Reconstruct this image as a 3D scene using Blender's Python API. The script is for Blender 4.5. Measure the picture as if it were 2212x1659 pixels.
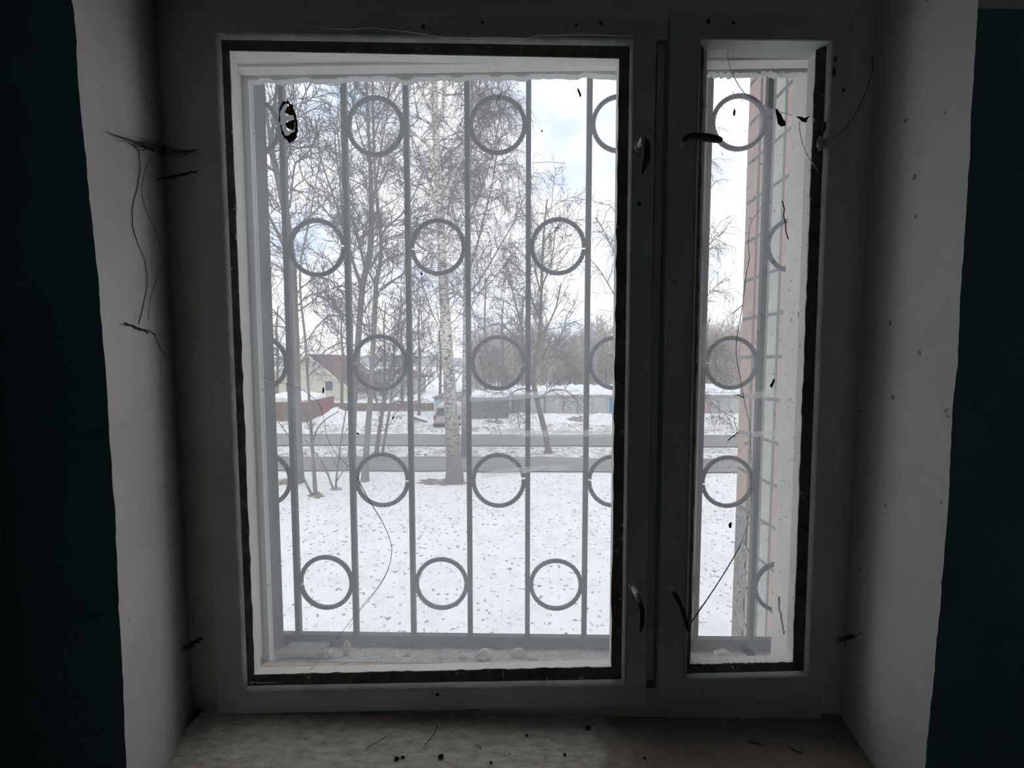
import bpy, math, random
from mathutils import Vector, Matrix, noise

for _o in list(bpy.data.objects):
    bpy.data.objects.remove(_o)
scene = bpy.context.scene
COL = scene.collection

# ------------------------------------------------------------------ camera
FPX = 840.0
YAW = math.radians(1.0)
PITCH = math.radians(3.27)
CAM = Vector((0.0, -0.845, 1.56))
FWD = Vector((-math.sin(YAW) * math.cos(PITCH), math.cos(YAW) * math.cos(PITCH), -math.sin(PITCH)))
RIGHT = Vector((math.cos(YAW), math.sin(YAW), 0.0))
UP = RIGHT.cross(FWD)
cam_data = bpy.data.cameras.new("camera")
cam_data.sensor_width = 36.0
cam_data.lens = FPX * 36.0 / 2212.0
cam_data.clip_start = 0.02
cam_data.clip_end = 2000.0
cam = bpy.data.objects.new("camera", cam_data)
COL.objects.link(cam)
cam.matrix_world = Matrix((
    (RIGHT.x, UP.x, -FWD.x, CAM.x),
    (RIGHT.y, UP.y, -FWD.y, CAM.y),
    (RIGHT.z, UP.z, -FWD.z, CAM.z),
    (0, 0, 0, 1)))
scene.camera = cam

# ------------------------------------------------------------------ sky and exposure
world = bpy.data.worlds.new("overcast_sky")
scene.world = world
world.use_nodes = True
wn = world.node_tree.nodes
wl = world.node_tree.links
wn.clear()
w_out = wn.new("ShaderNodeOutputWorld")
w_bg = wn.new("ShaderNodeBackground")
w_tc = wn.new("ShaderNodeTexCoord")
w_map = wn.new("ShaderNodeMapping")
w_map.inputs["Scale"].default_value = (1.0, 1.0, 1.8)
w_noise = wn.new("ShaderNodeTexNoise")
w_noise.inputs["Scale"].default_value = 3.4
w_noise.inputs["Detail"].default_value = 4.0
w_noise.inputs["Roughness"].default_value = 0.55
w_ramp = wn.new("ShaderNodeValToRGB")
w_ramp.color_ramp.elements[0].position = 0.30
w_ramp.color_ramp.elements[0].color = (0.50, 0.64, 0.93, 1)
w_ramp.color_ramp.elements[1].position = 0.50
w_ramp.color_ramp.elements[1].color = (0.94, 0.95, 0.962, 1)
wl.new(w_tc.outputs["Generated"], w_map.inputs["Vector"])
wl.new(w_map.outputs["Vector"], w_noise.inputs["Vector"])
wl.new(w_noise.outputs["Fac"], w_ramp.inputs["Fac"])
wl.new(w_ramp.outputs["Color"], w_bg.inputs["Color"])
w_bg.inputs["Strength"].default_value = 1.0
wl.new(w_bg.outputs["Background"], w_out.inputs["Surface"])

scene.view_settings.view_transform = 'Standard'
scene.view_settings.look = 'None'
scene.view_settings.gamma = 1.0
scene.view_settings.use_curve_mapping = False
scene.view_settings.exposure = 0.58
scene.cycles.transparent_max_bounces = 12
scene.cycles.max_bounces = 4
scene.cycles.diffuse_bounces = 3
scene.cycles.adaptive_threshold = 0.05
scene.cycles.use_light_tree = False

# ------------------------------------------------------------------ helpers
R = random.Random(7)
GZ = -2.94                     # snow level: the room is on the upper floor


def ray(px, py):
    return (FWD * FPX + RIGHT * (px - 1106.0) + UP * (829.5 - py)).normalized()


def at(px, py, Y):
    """where the sight line through a photograph pixel meets the vertical plane at depth Y"""
    d = ray(px, py)
    return CAM + d * ((Y - CAM.y) / d.y)


def atz(px, py, Z=GZ):
    d = ray(px, py)
    return CAM + d * ((Z - CAM.z) / d.z)


def props(o, label=None, cat=None, group=None, kind=None):
    if label:
        o["label"] = label
    if cat:
        o["category"] = cat
    if group:
        o["group"] = group
    if kind:
        o["kind"] = kind
    return o


def empty(name, loc=(0, 0, 0), **kw):
    o = bpy.data.objects.new(name, None)
    COL.objects.link(o)
    o.location = loc
    o.empty_display_size = 0.05
    return props(o, **kw)


class MB:
    def __init__(self):
        self.v = []
        self.f = []
        self.m = []

    def add(self, vs, fs, mi=0):
        b = len(self.v)
        self.v.extend([tuple(p) for p in vs])
        for f in fs:
            self.f.append(tuple(i + b for i in f))
            self.m.append(mi)
        return b

    def box(self, x0, x1, y0, y1, z0, z1, mi=0):
        vs = [(x0, y0, z0), (x1, y0, z0), (x1, y1, z0), (x0, y1, z0),
              (x0, y0, z1), (x1, y0, z1), (x1, y1, z1), (x0, y1, z1)]
        self.add(vs, [(0, 3, 2, 1), (4, 5, 6, 7), (0, 1, 5, 4), (1, 2, 6, 5), (2, 3, 7, 6), (3, 0, 4, 7)], mi)

    def hexa(self, a, b, mi=0):
        """a, b: two loops of n points, joined into a closed solid"""
        n = len(a)
        fs = [tuple(range(n)), tuple(reversed(range(n, 2 * n)))]
        for i in range(n):
            j = (i + 1) % n
            fs.append((i, i + n, j + n, j))
        self.add(list(a) + list(b), fs, mi)

    def tube(self, pts, rad, sides=6, cap=True, mi=0, flat=1.0, axis=None):
        n = len(pts)
        pts = [Vector(p) for p in pts]
        if not hasattr(rad, "__len__"):
            rad = [rad] * n
        prev = None
        vs = []
        for i in range(n):
            if i == 0:
                t = pts[1] - pts[0]
            elif i == n - 1:
                t = pts[-1] - pts[-2]
            else:
                t = pts[i + 1] - pts[i - 1]
            if t.length < 1e-9:
                t = Vector((0, 0, 1))
            t.normalize()
            if axis is not None:
                u = Vector(axis) - t * Vector(axis).dot(t)
            elif prev is None:
                u = Vector((1, 0, 0)) if abs(t.x) < 0.8 else Vector((0, 1, 0))
                u = u - t * u.dot(t)
            else:
                u = prev - t * prev.dot(t)
            u.normalize()
            prev = u
            w = t.cross(u)
            for k in range(sides):
                a = 2 * math.pi * k / sides
                vs.append(pts[i] + u * (math.cos(a) * rad[i]) + w * (math.sin(a) * rad[i] * flat))
        fs = []
        for i in range(n - 1):
            for k in range(sides):
                k2 = (k + 1) % sides
                fs.append((i * sides + k, i * sides + k2, (i + 1) * sides + k2, (i + 1) * sides + k))
        if cap:
            fs.append(tuple(reversed(range(sides))))
            fs.append(tuple(range((n - 1) * sides, n * sides)))
        self.add(vs, fs, mi)

    def twig(self, pts, r0, r1):
        """light three sided tube, open ended"""
        n = len(pts)
        t = pts[-1] - pts[0]
        u = Vector((1, 0, 0)) if abs(t.x) < abs(t.z) else Vector((0, 0, 1))
        w = t.cross(u)
        if w.length < 1e-9:
            return
        w.normalize()
        u = w.cross(t).normalized()
        b = len(self.v)
        for i, p in enumerate(pts):
            r = r0 + (r1 - r0) * i / (n - 1)
            a1 = u * r
            a2 = u * (-0.5 * r) + w * (0.866 * r)
            a3 = u * (-0.5 * r) - w * (0.866 * r)
            self.v.append((p.x + a1.x, p.y + a1.y, p.z + a1.z))
            self.v.append((p.x + a2.x, p.y + a2.y, p.z + a2.z))
            self.v.append((p.x + a3.x, p.y + a3.y, p.z + a3.z))
        for i in range(n - 1):
            o = b + 3 * i
            self.f.append((o, o + 1, o + 4, o + 3))
            self.f.append((o + 1, o + 2, o + 5, o + 4))
            self.f.append((o + 2, o, o + 3, o + 5))
            self.m.extend((0, 0, 0))

    def build(self, name, mat, parent=None, smooth=False, origin=None, **kw):
        me = bpy.data.meshes.new(name)
        vs = self.v
        if origin is not None:
            ox, oy, oz = origin
            vs = [(x - ox, y - oy, z - oz) for x, y, z in vs]
        me.from_pydata(vs, [], self.f)
        mats = mat if isinstance(mat, (list, tuple)) else [mat]
        for m in mats:
            me.materials.append(m)
        if len(mats) > 1:
            me.polygons.foreach_set("material_index", self.m)
        if smooth:
            me.polygons.foreach_set("use_smooth", [True] * len(me.polygons))
        me.update()
        o = bpy.data.objects.new(name, me)
        COL.objects.link(o)
        if origin is not None:
            o.location = origin
        if parent is not None:
            o.parent = parent
            o.location = Vector(o.location) - Vector(parent.location)
        return props(o, **kw)


# ------------------------------------------------------------------ materials
def mat(name, color, rough=0.7, color2=None, scale=8.0, lo=0.35, hi=0.65, bump=0.0, bscale=None,
        stretch=(1, 1, 1), spots=None, sscale=60.0, sthr=(0.60, 0.66), metal=0.0, spec=0.3, detail=3.5):
    m = bpy.data.materials.new(name)
    m.use_nodes = True
    nt = m.node_tree
    N, L = nt.nodes, nt.links
    b = N["Principled BSDF"]
    b.inputs["Roughness"].default_value = rough
    b.inputs["Metallic"].default_value = metal
    b.inputs["Specular IOR Level"].default_value = spec
    tc = N.new("ShaderNodeTexCoord")
    mp = N.new("ShaderNodeMapping")
    mp.inputs["Scale"].default_value = stretch
    L.new(tc.outputs["Object"], mp.inputs["Vector"])
    c1 = (*color, 1)
    c2 = (*(color2 if color2 else [c * 0.85 for c in color]), 1)
    no = N.new("ShaderNodeTexNoise")
    no.inputs["Scale"].default_value = scale
    no.inputs["Detail"].default_value = detail
    no.inputs["Roughness"].default_value = 0.6
    L.new(mp.outputs["Vector"], no.inputs["Vector"])
    rp = N.new("ShaderNodeValToRGB")
    rp.color_ramp.elements[0].position = lo
    rp.color_ramp.elements[0].color = c2
    rp.color_ramp.elements[1].position = hi
    rp.color_ramp.elements[1].color = c1
    L.new(no.outputs["Fac"], rp.inputs["Fac"])
    col = rp.outputs["Color"]
    if spots:
        n2 = N.new("ShaderNodeTexNoise")
        n2.inputs["Scale"].default_value = sscale
        n2.inputs["Detail"].default_value = 2.0
        L.new(mp.outputs["Vector"], n2.inputs["Vector"])
        r2 = N.new("ShaderNodeValToRGB")
        r2.color_ramp.elements[0].position = sthr[0]
        r2.color_ramp.elements[0].color = (0, 0, 0, 1)
        r2.color_ramp.elements[1].position = sthr[1]
        r2.color_ramp.elements[1].color = (1, 1, 1, 1)
        L.new(n2.outputs["Fac"], r2.inputs["Fac"])
        mx = N.new("ShaderNodeMixRGB")
        mx.inputs["Color2"].default_value = (*spots, 1)
        L.new(r2.outputs["Color"], mx.inputs["Fac"])
        L.new(col, mx.inputs["Color1"])
        col = mx.outputs["Color"]
    L.new(col, b.inputs["Base Color"])
    if bump:
        n3 = N.new("ShaderNodeTexNoise")
        n3.inputs["Scale"].default_value = bscale or scale * 4
        n3.inputs["Detail"].default_value = 2.0
        L.new(mp.outputs["Vector"], n3.inputs["Vector"])
        bp = N.new("ShaderNodeBump")
        bp.inputs["Strength"].default_value = bump
        bp.inputs["Distance"].default_value = 0.01
        L.new(n3.outputs["Fac"], bp.inputs["Height"])
        L.new(bp.outputs["Normal"], b.inputs["Normal"])
    return m


def glass_mat(name, dust, dust_lo, scale=2.0, spot=0.0, tint=(1.0, 1.0, 1.0), dcol=(0.94, 0.95, 0.965)):
    """clear pane carrying a film of grey dust that glows with the daylight behind it"""
    m = bpy.data.materials.new(name)
    m.use_nodes = True
    nt = m.node_tree
    N, L = nt.nodes, nt.links
    N.clear()
    out = N.new("ShaderNodeOutputMaterial")
    tr = N.new("ShaderNodeBsdfTransparent")
    tr.inputs["Color"].default_value = (*tint, 1)
    tl = N.new("ShaderNodeBsdfTranslucent")
    tl.inputs["Color"].default_value = (*dcol, 1)
    mix = N.new("ShaderNodeMixShader")
    tc = N.new("ShaderNodeTexCoord")
    no = N.new("ShaderNodeTexNoise")
    no.inputs["Scale"].default_value = scale
    no.inputs["Detail"].default_value = 4.0
    no.inputs["Roughness"].default_value = 0.62
    L.new(tc.outputs["Object"], no.inputs["Vector"])
    mr = N.new("ShaderNodeMapRange")
    mr.inputs["From Min"].default_value = 0.3
    mr.inputs["From Max"].default_value = 0.7
    mr.inputs["To Min"].default_value = dust_lo
    mr.inputs["To Max"].default_value = dust
    L.new(no.outputs["Fac"], mr.inputs["Value"])
    fac = mr.outputs["Result"]
    # fine vertical run marks
    mp = N.new("ShaderNodeMapping")
    mp.inputs["Scale"].default_value = (90, 90, 5)
    L.new(tc.outputs["Object"], mp.inputs["Vector"])
    n2 = N.new("ShaderNodeTexNoise")
    n2.inputs["Scale"].default_value = 1.0
    n2.inputs["Detail"].default_value = 1.0
    L.new(mp.outputs["Vector"], n2.inputs["Vector"])
    m2 = N.new("ShaderNodeMapRange")
    m2.inputs["From Min"].default_value = 0.5
    m2.inputs["From Max"].default_value = 0.8
    m2.inputs["To Min"].default_value = 0.0
    m2.inputs["To Max"].default_value = dust * 0.13
    L.new(n2.outputs["Fac"], m2.inputs["Value"])
    ad = N.new("ShaderNodeMath")
    ad.operation = 'ADD'
    L.new(fac, ad.inputs[0])
    L.new(m2.outputs["Result"], ad.inputs[1])
    L.new(ad.outputs[0], mix.inputs["Fac"])
    L.new(tr.outputs[0], mix.inputs[1])
    L.new(tl.outputs[0], mix.inputs[2])
    last = mix
    if spot:
        n4 = N.new("ShaderNodeTexNoise")
        n4.inputs["Scale"].default_value = 110.0
        n4.inputs["Detail"].default_value = 2.0
        L.new(tc.outputs["Object"], n4.inputs["Vector"])
        r4 = N.new("ShaderNodeMapRange")
        r4.inputs["From Min"].default_value = 0.67
        r4.inputs["From Max"].default_value = 0.74
        r4.inputs["To Min"].default_value = 0.0
        r4.inputs["To Max"].default_value = spot
        L.new(n4.outputs["Fac"], r4.inputs["Value"])
        df = N.new("ShaderNodeBsdfDiffuse")
        df.inputs["Color"].default_value = (0.10, 0.10, 0.09, 1)
        mx2 = N.new("ShaderNodeMixShader")
        L.new(r4.outputs["Result"], mx2.inputs["Fac"])
        L.new(mix.outputs[0], mx2.inputs[1])
        L.new(df.outputs[0], mx2.inputs[2])
        last = mx2
    L.new(last.outputs[0], out.inputs["Surface"])
    return m


M = {}
M['teal'] = mat("teal_wall_paint", (0.15, 0.27, 0.285), 0.55, (0.12, 0.23, 0.25), 3.0, bump=0.15, bscale=60)
M['whitewash'] = mat("whitewash", (0.78, 0.77, 0.75), 0.9, (0.70, 0.69, 0.67), 5.0, bump=0.2, bscale=40)
M['plaster'] = mat("reveal_paint_dimmed", (0.56, 0.535, 0.50), 0.75, (0.48, 0.455, 0.425), 4.0, bump=0.12, bscale=50,  # left reveal toned darker to even out the light on both sides
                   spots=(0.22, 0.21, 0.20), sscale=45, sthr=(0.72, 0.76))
M['plaster_right'] = mat("reveal_paint_brightened", (0.83, 0.815, 0.78), 0.75, (0.77, 0.755, 0.72), 4.0, bump=0.12, bscale=50,  # right reveal painted paler, in place of light missing on that side
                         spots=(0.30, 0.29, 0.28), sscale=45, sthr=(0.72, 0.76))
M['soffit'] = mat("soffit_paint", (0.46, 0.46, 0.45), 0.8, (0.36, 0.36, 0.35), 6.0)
M['dark_room'] = mat("room_far_paint", (0.74, 0.75, 0.74), 0.9, (0.68, 0.69, 0.68), 2.0)
M['floor'] = mat("room_floor", (0.42, 0.37, 0.32), 0.8, (0.34, 0.30, 0.26), 6.0)
M['sash'] = mat("old_white_enamel", (0.60, 0.62, 0.60), 0.5, (0.50, 0.52, 0.50), 5.0, bump=0.15, bscale=45,
                spots=(0.16, 0.15, 0.13), sscale=38, sthr=(0.73, 0.76))
M['moulding'] = mat("moulding_enamel", (0.46, 0.47, 0.455), 0.55, (0.34, 0.35, 0.335), 14.0, bump=0.3, bscale=90)
M['bead'] = mat("dirty_putty", (0.10, 0.092, 0.075), 0.8, (0.05, 0.046, 0.038), 30.0, bump=0.3, bscale=120,
                spots=(0.42, 0.40, 0.36), sscale=70, sthr=(0.68, 0.72))
M['box'] = mat("box_enamel", (0.88, 0.865, 0.80), 0.6, (0.79, 0.775, 0.71), 12.0, bump=0.15, bscale=60,
               spots=(0.30, 0.28, 0.24), sscale=140, sthr=(0.70, 0.76))
M['box_bottom'] = mat("box_bottom_grime", (0.50, 0.43, 0.34), 0.8, (0.34, 0.28, 0.21), 30.0, bump=0.3, bscale=90,
                      spots=(0.10, 0.09, 0.07), sscale=80, sthr=(0.62, 0.68))
M['outer'] = mat("weathered_enamel", (0.86, 0.865, 0.84), 0.7, (0.76, 0.765, 0.74), 9.0, bump=0.2, bscale=60)
M['sill'] = mat("sill_boards", (0.66, 0.61, 0.54), 0.8, (0.38, 0.335, 0.285), 30.0, lo=0.30, hi=0.64, detail=8.0, bump=0.3, bscale=40,
                stretch=(1, 3.0, 1), spots=(0.09, 0.075, 0.06), sscale=75, sthr=(0.67, 0.75))
M['ledge'] = mat("mortar_ledge", (0.40, 0.39, 0.36), 0.9, (0.28, 0.27, 0.25), 24.0, bump=0.5, bscale=80,
                 spots=(0.14, 0.13, 0.11), sscale=90, sthr=(0.6, 0.66))
M['rubble'] = mat("mortar_rubble", (0.58, 0.54, 0.47), 0.9, (0.40, 0.37, 0.32), 60.0, bump=0.4, bscale=160)
M['slate'] = mat("corrugated_slate", (0.62, 0.62, 0.60), 0.9, (0.50, 0.50, 0.48), 40.0)
M['iron'] = mat("painted_iron", (0.085, 0.10, 0.105), 0.6, (0.055, 0.065, 0.07), 30.0, bump=0.2, bscale=200, spec=0.3)
M['brick'] = mat("pink_facing_brick", (0.62, 0.47, 0.42), 0.9, (0.54, 0.41, 0.37), 9.0, bump=0.2, bscale=80)
M['brick_pale'] = mat("pale_facing_brick", (0.60, 0.60, 0.56), 0.9, (0.52, 0.52, 0.49), 9.0, bump=0.2, bscale=80)
M['mortar'] = mat("wing_mortar", (0.26, 0.25, 0.24), 0.95, (0.20, 0.19, 0.19), 20.0)
M['facade'] = mat("facade_plaster", (0.17, 0.17, 0.165), 0.95, (0.12, 0.12, 0.115), 6.0, bump=0.4, bscale=40)
M['metal_handle'] = mat("worn_handle", (0.05, 0.045, 0.042), 0.55, (0.03, 0.026, 0.024), 40.0, metal=0.2)
M['handle_paint'] = mat("handle_paint", (0.42, 0.42, 0.40), 0.6, (0.30, 0.30, 0.29), 60.0)
M['web'] = mat("cobweb", (0.55, 0.55, 0.53), 0.9, (0.40, 0.40, 0.38), 60.0)
M['web_shadow'] = mat("cobweb_shadow", (0.22, 0.215, 0.20), 0.95, (0.16, 0.155, 0.15), 60.0)  # grey that paints a cobweb's shadow on the plaster
M['web_dark'] = mat("dusty_cobweb", (0.07, 0.066, 0.06), 0.95, (0.04, 0.038, 0.034), 60.0)
M['debris'] = mat("dark_debris", (0.035, 0.024, 0.016), 0.9, (0.02, 0.014, 0.01), 120.0)
M['sticker'] = mat("brown_sticker_rest", (0.075, 0.052, 0.026), 0.8, (0.03, 0.02, 0.012), 140.0)
M['sticker_pale'] = mat("sticker_paper", (0.72, 0.74, 0.73), 0.9, (0.58, 0.60, 0.59), 120.0)
def thin_brown(name, c, fac):
    m = bpy.data.materials.new(name)
    m.use_nodes = True
    N, L = m.node_tree.nodes, m.node_tree.links
    N.clear()
    out = N.new("ShaderNodeOutputMaterial")
    d = N.new("ShaderNodeBsdfDiffuse")
    t = N.new("ShaderNodeBsdfTranslucent")
    no = N.new("ShaderNodeTexNoise")
    no.inputs["Scale"].default_value = 160.0
    tc = N.new("ShaderNodeTexCoord")
    L.new(tc.outputs["Object"], no.inputs["Vector"])
    rp = N.new("ShaderNodeValToRGB")
    rp.color_ramp.elements[0].position = 0.35
    rp.color_ramp.elements[0].color = (c[0] * 0.35, c[1] * 0.35, c[2] * 0.35, 1)
    rp.color_ramp.elements[1].position = 0.65
    rp.color_ramp.elements[1].color = (*c, 1)
    L.new(no.outputs["Fac"], rp.inputs["Fac"])
    L.new(rp.outputs[0], d.inputs["Color"])
    L.new(rp.outputs[0], t.inputs["Color"])
    mx = N.new("ShaderNodeMixShader")
    mx.inputs["Fac"].default_value = fac
    L.new(d.outputs[0], mx.inputs[1])
    L.new(t.outputs[0], mx.inputs[2])
    L.new(mx.outputs[0], out.inputs["Surface"])
    return m


M['sticker'] = thin_brown("brown_sticker_rest", (0.17, 0.13, 0.07), 0.55)
M['crack'] = thin_brown("glass_crack_edge", (0.95, 0.96, 0.96), 0.85)
M['sticker_rim'] = thin_brown("torn_sticker_rim", (0.10, 0.07, 0.045), 0.4)
M['sticker_pale'] = glass_mat("sticker_paper_film", 0.9, 0.8, 60.0, dcol=(0.55, 0.57, 0.57))
M['crack_dark'] = mat("glass_crack_shade", (0.10, 0.10, 0.10), 0.5, (0.05, 0.05, 0.05), 60.0)
M['snow'] = mat("spring_snow", (0.90, 0.905, 0.915), 0.9, (0.78, 0.785, 0.79), 2.2, lo=0.30, hi=0.56, bump=0.8, bscale=7.0,
                spots=(0.27, 0.25, 0.23), sscale=8.5, sthr=(0.61, 0.69))
M['snow_clean'] = mat("roof_snow", (0.92, 0.94, 0.97), 0.9, (0.86, 0.88, 0.91), 2.0)
M['snow_dirty'] = mat("ploughed_snow", (0.80, 0.80, 0.80), 0.95, (0.50, 0.48, 0.46), 1.5, lo=0.38, hi=0.56, bump=0.6, bscale=5.0,
                      spots=(0.24, 0.21, 0.19), sscale=5.0, sthr=(0.56, 0.62))
M['road'] = mat("wet_asphalt", (0.25, 0.245, 0.24), 0.6, (0.17, 0.165, 0.16), 0.5, stretch=(0.15, 3, 1), bump=0.2, bscale=6)
M['earth'] = mat("bare_earth", (0.33, 0.30, 0.275), 0.95, (0.17, 0.155, 0.14), 3.0, bump=0.4, bscale=20)
M['bark'] = mat("grey_bark", (0.21, 0.20, 0.185), 0.95, (0.13, 0.122, 0.112), 9.0, stretch=(1, 1, 0.25), bump=0.5, bscale=24)
M['bark2'] = mat("dark_bark", (0.20, 0.18, 0.165), 0.95, (0.12, 0.105, 0.095), 9.0, stretch=(1, 1, 0.25), bump=0.5, bscale=24)
M['birch'] = mat("birch_bark", (0.66, 0.62, 0.57), 0.9, (0.20, 0.185, 0.17), 4.0, lo=0.38, hi=0.50, stretch=(1.2, 1.2, 3.0),
                 bump=0.3, bscale=12, spots=(0.11, 0.10, 0.095), sscale=6.0, sthr=(0.56, 0.60))
# the rough black bark of an old birch foot, giving way to white bark higher up
_nt = M['birch'].node_tree
_b = _nt.nodes["Principled BSDF"]
_src = _b.inputs["Base Color"].links[0].from_socket
_tc = _nt.nodes.new("ShaderNodeTexCoord")
_sp = _nt.nodes.new("ShaderNodeSeparateXYZ")
_nt.links.new(_tc.outputs["Object"], _sp.inputs[0])
_mr = _nt.nodes.new("ShaderNodeMapRange")
_mr.inputs["From Min"].default_value = GZ + 0.8
_mr.inputs["From Max"].default_value = GZ + 5.5
_mr.inputs["To Min"].default_value = 0.92
_mr.inputs["To Max"].default_value = 0.0
_nt.links.new(_sp.outputs["Z"], _mr.inputs["Value"])
_mx = _nt.nodes.new("ShaderNodeMixRGB")
_mx.inputs["Color2"].default_value = (0.105, 0.10, 0.095, 1)
_nt.links.new(_mr.outputs["Result"], _mx.inputs["Fac"])
_nt.links.new(_src, _mx.inputs["Color1"])
_nt.links.new(_mx.outputs["Color"], _b.inputs["Base Color"])
M['twig'] = mat("grey_twigs", (0.12, 0.11, 0.108), 0.95, (0.085, 0.08, 0.078), 3.0)
M['twig_birch'] = mat("birch_twigs", (0.13, 0.11, 0.12), 0.95, (0.09, 0.078, 0.086), 3.0)
M['twig_far'] = mat("hazed_thicket_twigs", (0.52, 0.47, 0.44), 0.95, (0.42, 0.375, 0.35), 0.6)  # lightened: the haze of distance is mixed into the twig colour
M['forest'] = mat("hazed_forest", (0.40, 0.42, 0.45), 0.95, (0.34, 0.36, 0.39), 0.05)  # pale grey because air haze is put into the colour
M['house'] = mat("cream_siding", (0.64, 0.60, 0.51), 0.8, (0.57, 0.53, 0.45), 2.0)
M['house_trim'] = mat("house_trim", (0.74, 0.72, 0.68), 0.8)
M['house_roof'] = mat("plum_metal_roof", (0.155, 0.098, 0.105), 0.7, (0.12, 0.078, 0.084), 1.0)
M['pane_far'] = mat("far_window_glass", (0.09, 0.10, 0.11), 0.25, (0.07, 0.08, 0.09), 2.0)
M['fence_red'] = mat("maroon_sheet", (0.27, 0.085, 0.085), 0.7, (0.20, 0.065, 0.065), 1.2)
M['fence_brown'] = mat("brown_boards", (0.22, 0.145, 0.12), 0.85, (0.15, 0.10, 0.085), 2.0)
M['garage_grey'] = mat("grey_garage_steel", (0.23, 0.24, 0.235), 0.75, (0.16, 0.165, 0.16), 0.9)
M['garage_pale'] = mat("pale_garage_steel", (0.46, 0.48, 0.46), 0.75, (0.36, 0.38, 0.36), 0.9)
M['garage_blue'] = mat("light_blue_steel", (0.42, 0.52, 0.56), 0.75, (0.34, 0.43, 0.47), 0.9)
M['door_blue'] = mat("blue_garage_door", (0.12, 0.20, 0.50), 0.7, (0.09, 0.16, 0.40), 1.2)
M['garage_pink'] = mat("brick_garage_wall", (0.48, 0.36, 0.33), 0.85, (0.40, 0.30, 0.28), 1.2)
M['van'] = mat("silver_van_paint", (0.58, 0.56, 0.53), 0.4, (0.50, 0.48, 0.46), 1.0, metal=0.2)
M['rubber'] = mat("black_rubber", (0.03, 0.03, 0.03), 0.9)
M['lamp_red'] = mat("tail_lamp", (0.30, 0.05, 0.045), 0.4)
M['wood_dark'] = mat("weathered_plank", (0.15, 0.125, 0.105), 0.9)
M['glass_in'] = glass_mat("dusty_inner_glass", 0.25, 0.15, 2.2)
M['glass_small'] = glass_mat("speckled_inner_glass", 0.25, 0.16, 3.0, spot=0.45)
M['glass_out'] = glass_mat("dusty_outer_glass", 0.13, 0.06, 3.5)
M['tape'] = glass_mat("clear_adhesive_tape", 0.30, 0.20, 30.0, dcol=(0.80, 0.81, 0.79))
M['glass_clear'] = bpy.data.materials.new("clear_glass_face")
M['glass_clear'].use_nodes = True
_n = M['glass_clear'].node_tree.nodes
_n.clear()
_t = _n.new("ShaderNodeBsdfTransparent")
_t.inputs["Color"].default_value = (0.985, 0.99, 0.988, 1)
M['glass_clear'].node_tree.links.new(_t.outputs[0], _n.new("ShaderNodeOutputMaterial").inputs["Surface"])


# the paint is worn to dark wood on the right half of the sill
_nt = M['sill'].node_tree
_b = _nt.nodes["Principled BSDF"]
_src = _b.inputs["Base Color"].links[0].from_socket
_tc = _nt.nodes.new("ShaderNodeTexCoord")
_sp = _nt.nodes.new("ShaderNodeSeparateXYZ")
_nt.links.new(_tc.outputs["Object"], _sp.inputs[0])
_no = _nt.nodes.new("ShaderNodeTexNoise")
_no.inputs["Scale"].default_value = 9.0
_no.inputs["Detail"].default_value = 6.0
_nt.links.new(_tc.outputs["Object"], _no.inputs["Vector"])
_ma = _nt.nodes.new("ShaderNodeMath")
_ma.operation = 'MULTIPLY_ADD'
_ma.inputs[1].default_value = 0.55
_nt.links.new(_no.outputs["Fac"], _ma.inputs[0])
_nt.links.new(_sp.outputs["X"], _ma.inputs[2])
_mr = _nt.nodes.new("ShaderNodeMapRange")
_mr.inputs["From Min"].default_value = 0.44
_mr.inputs["From Max"].default_value = 0.54
_mr.inputs["To Max"].default_value = 0.80
_nt.links.new(_ma.outputs[0], _mr.inputs["Value"])
_mx = _nt.nodes.new("ShaderNodeMixRGB")
_mx.inputs["Color2"].default_value = (0.25, 0.20, 0.165, 1)
_nt.links.new(_mr.outputs["Result"], _mx.inputs["Fac"])
_nt.links.new(_src, _mx.inputs["Color1"])
_nt.links.new(_mx.outputs["Color"], _b.inputs["Base Color"])

# ------------------------------------------------------------------ room shell
def struct(o, label=None):
    o["kind"] = "structure"
    if label:
        o["label"] = label
    return o


def wall_y(px):
    """the room face of the window wall runs a little askew to the window"""
    return -0.245 + 0.05 * (px - 213.0) / (2056.0 - 213.0)


LEFT_EDGE = [(112, -470), (124, -310), (135, -160), (147, -60), (155, 0), (164, 60), (166, 120), (171, 200), (178, 270), (186, 340), (190, 400), (197, 460),
             (203, 520), (212, 600), (217, 670), (223, 740), (230, 820), (233, 880), (238, 960), (243, 1040),
             (249, 1110), (251, 1180), (255, 1260), (257, 1330), (261, 1390), (265, 1450), (268, 1530), (270, 1600), (274, 1659), (282, 1780), (291, 1930)]
RIGHT_EDGE = [(2145, -420), (2134, -290), (2123, -160), (2117, -60), (2113, 0), (2110, 70), (2104, 150), (2098, 240), (2096, 320), (2090, 400), (2085, 480), (2080, 560),
              (2074, 640), (2071, 720), (2068, 790), (2060, 850), (2056, 920), (2052, 1000), (2049, 1080), (2043, 1160),
              (2036, 1240), (2030, 1320), (2022, 1400), (2018, 1460), (2010, 1530), (2003, 1600), (1999, 1659), (1990, 1780), (1980, 1900)]


def fine(line, step=5, amp=1.0, seed=0):
    rr = random.Random(seed)
    out = []
    for (x0, y0), (x1, y1) in zip(line, line[1:]):
        for k in range(step):
            t = k / step
            out.append((x0 + (x1 - x0) * t + rr.uniform(-amp, amp), y0 + (y1 - y0) * t))
    out.append(line[-1])
    return out


le = [at(x, y, wall_y(x)) for x, y in fine(LEFT_EDGE, 4, 1.0, 1)]
re_ = [at(x, y, wall_y(x)) for x, y in fine(RIGHT_EDGE, 4, 1.0, 2)]
TOPZ = max(p.z for p in le + re_) + 0.02
SILLZ = at(900, 1533, 0.02).z

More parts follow.
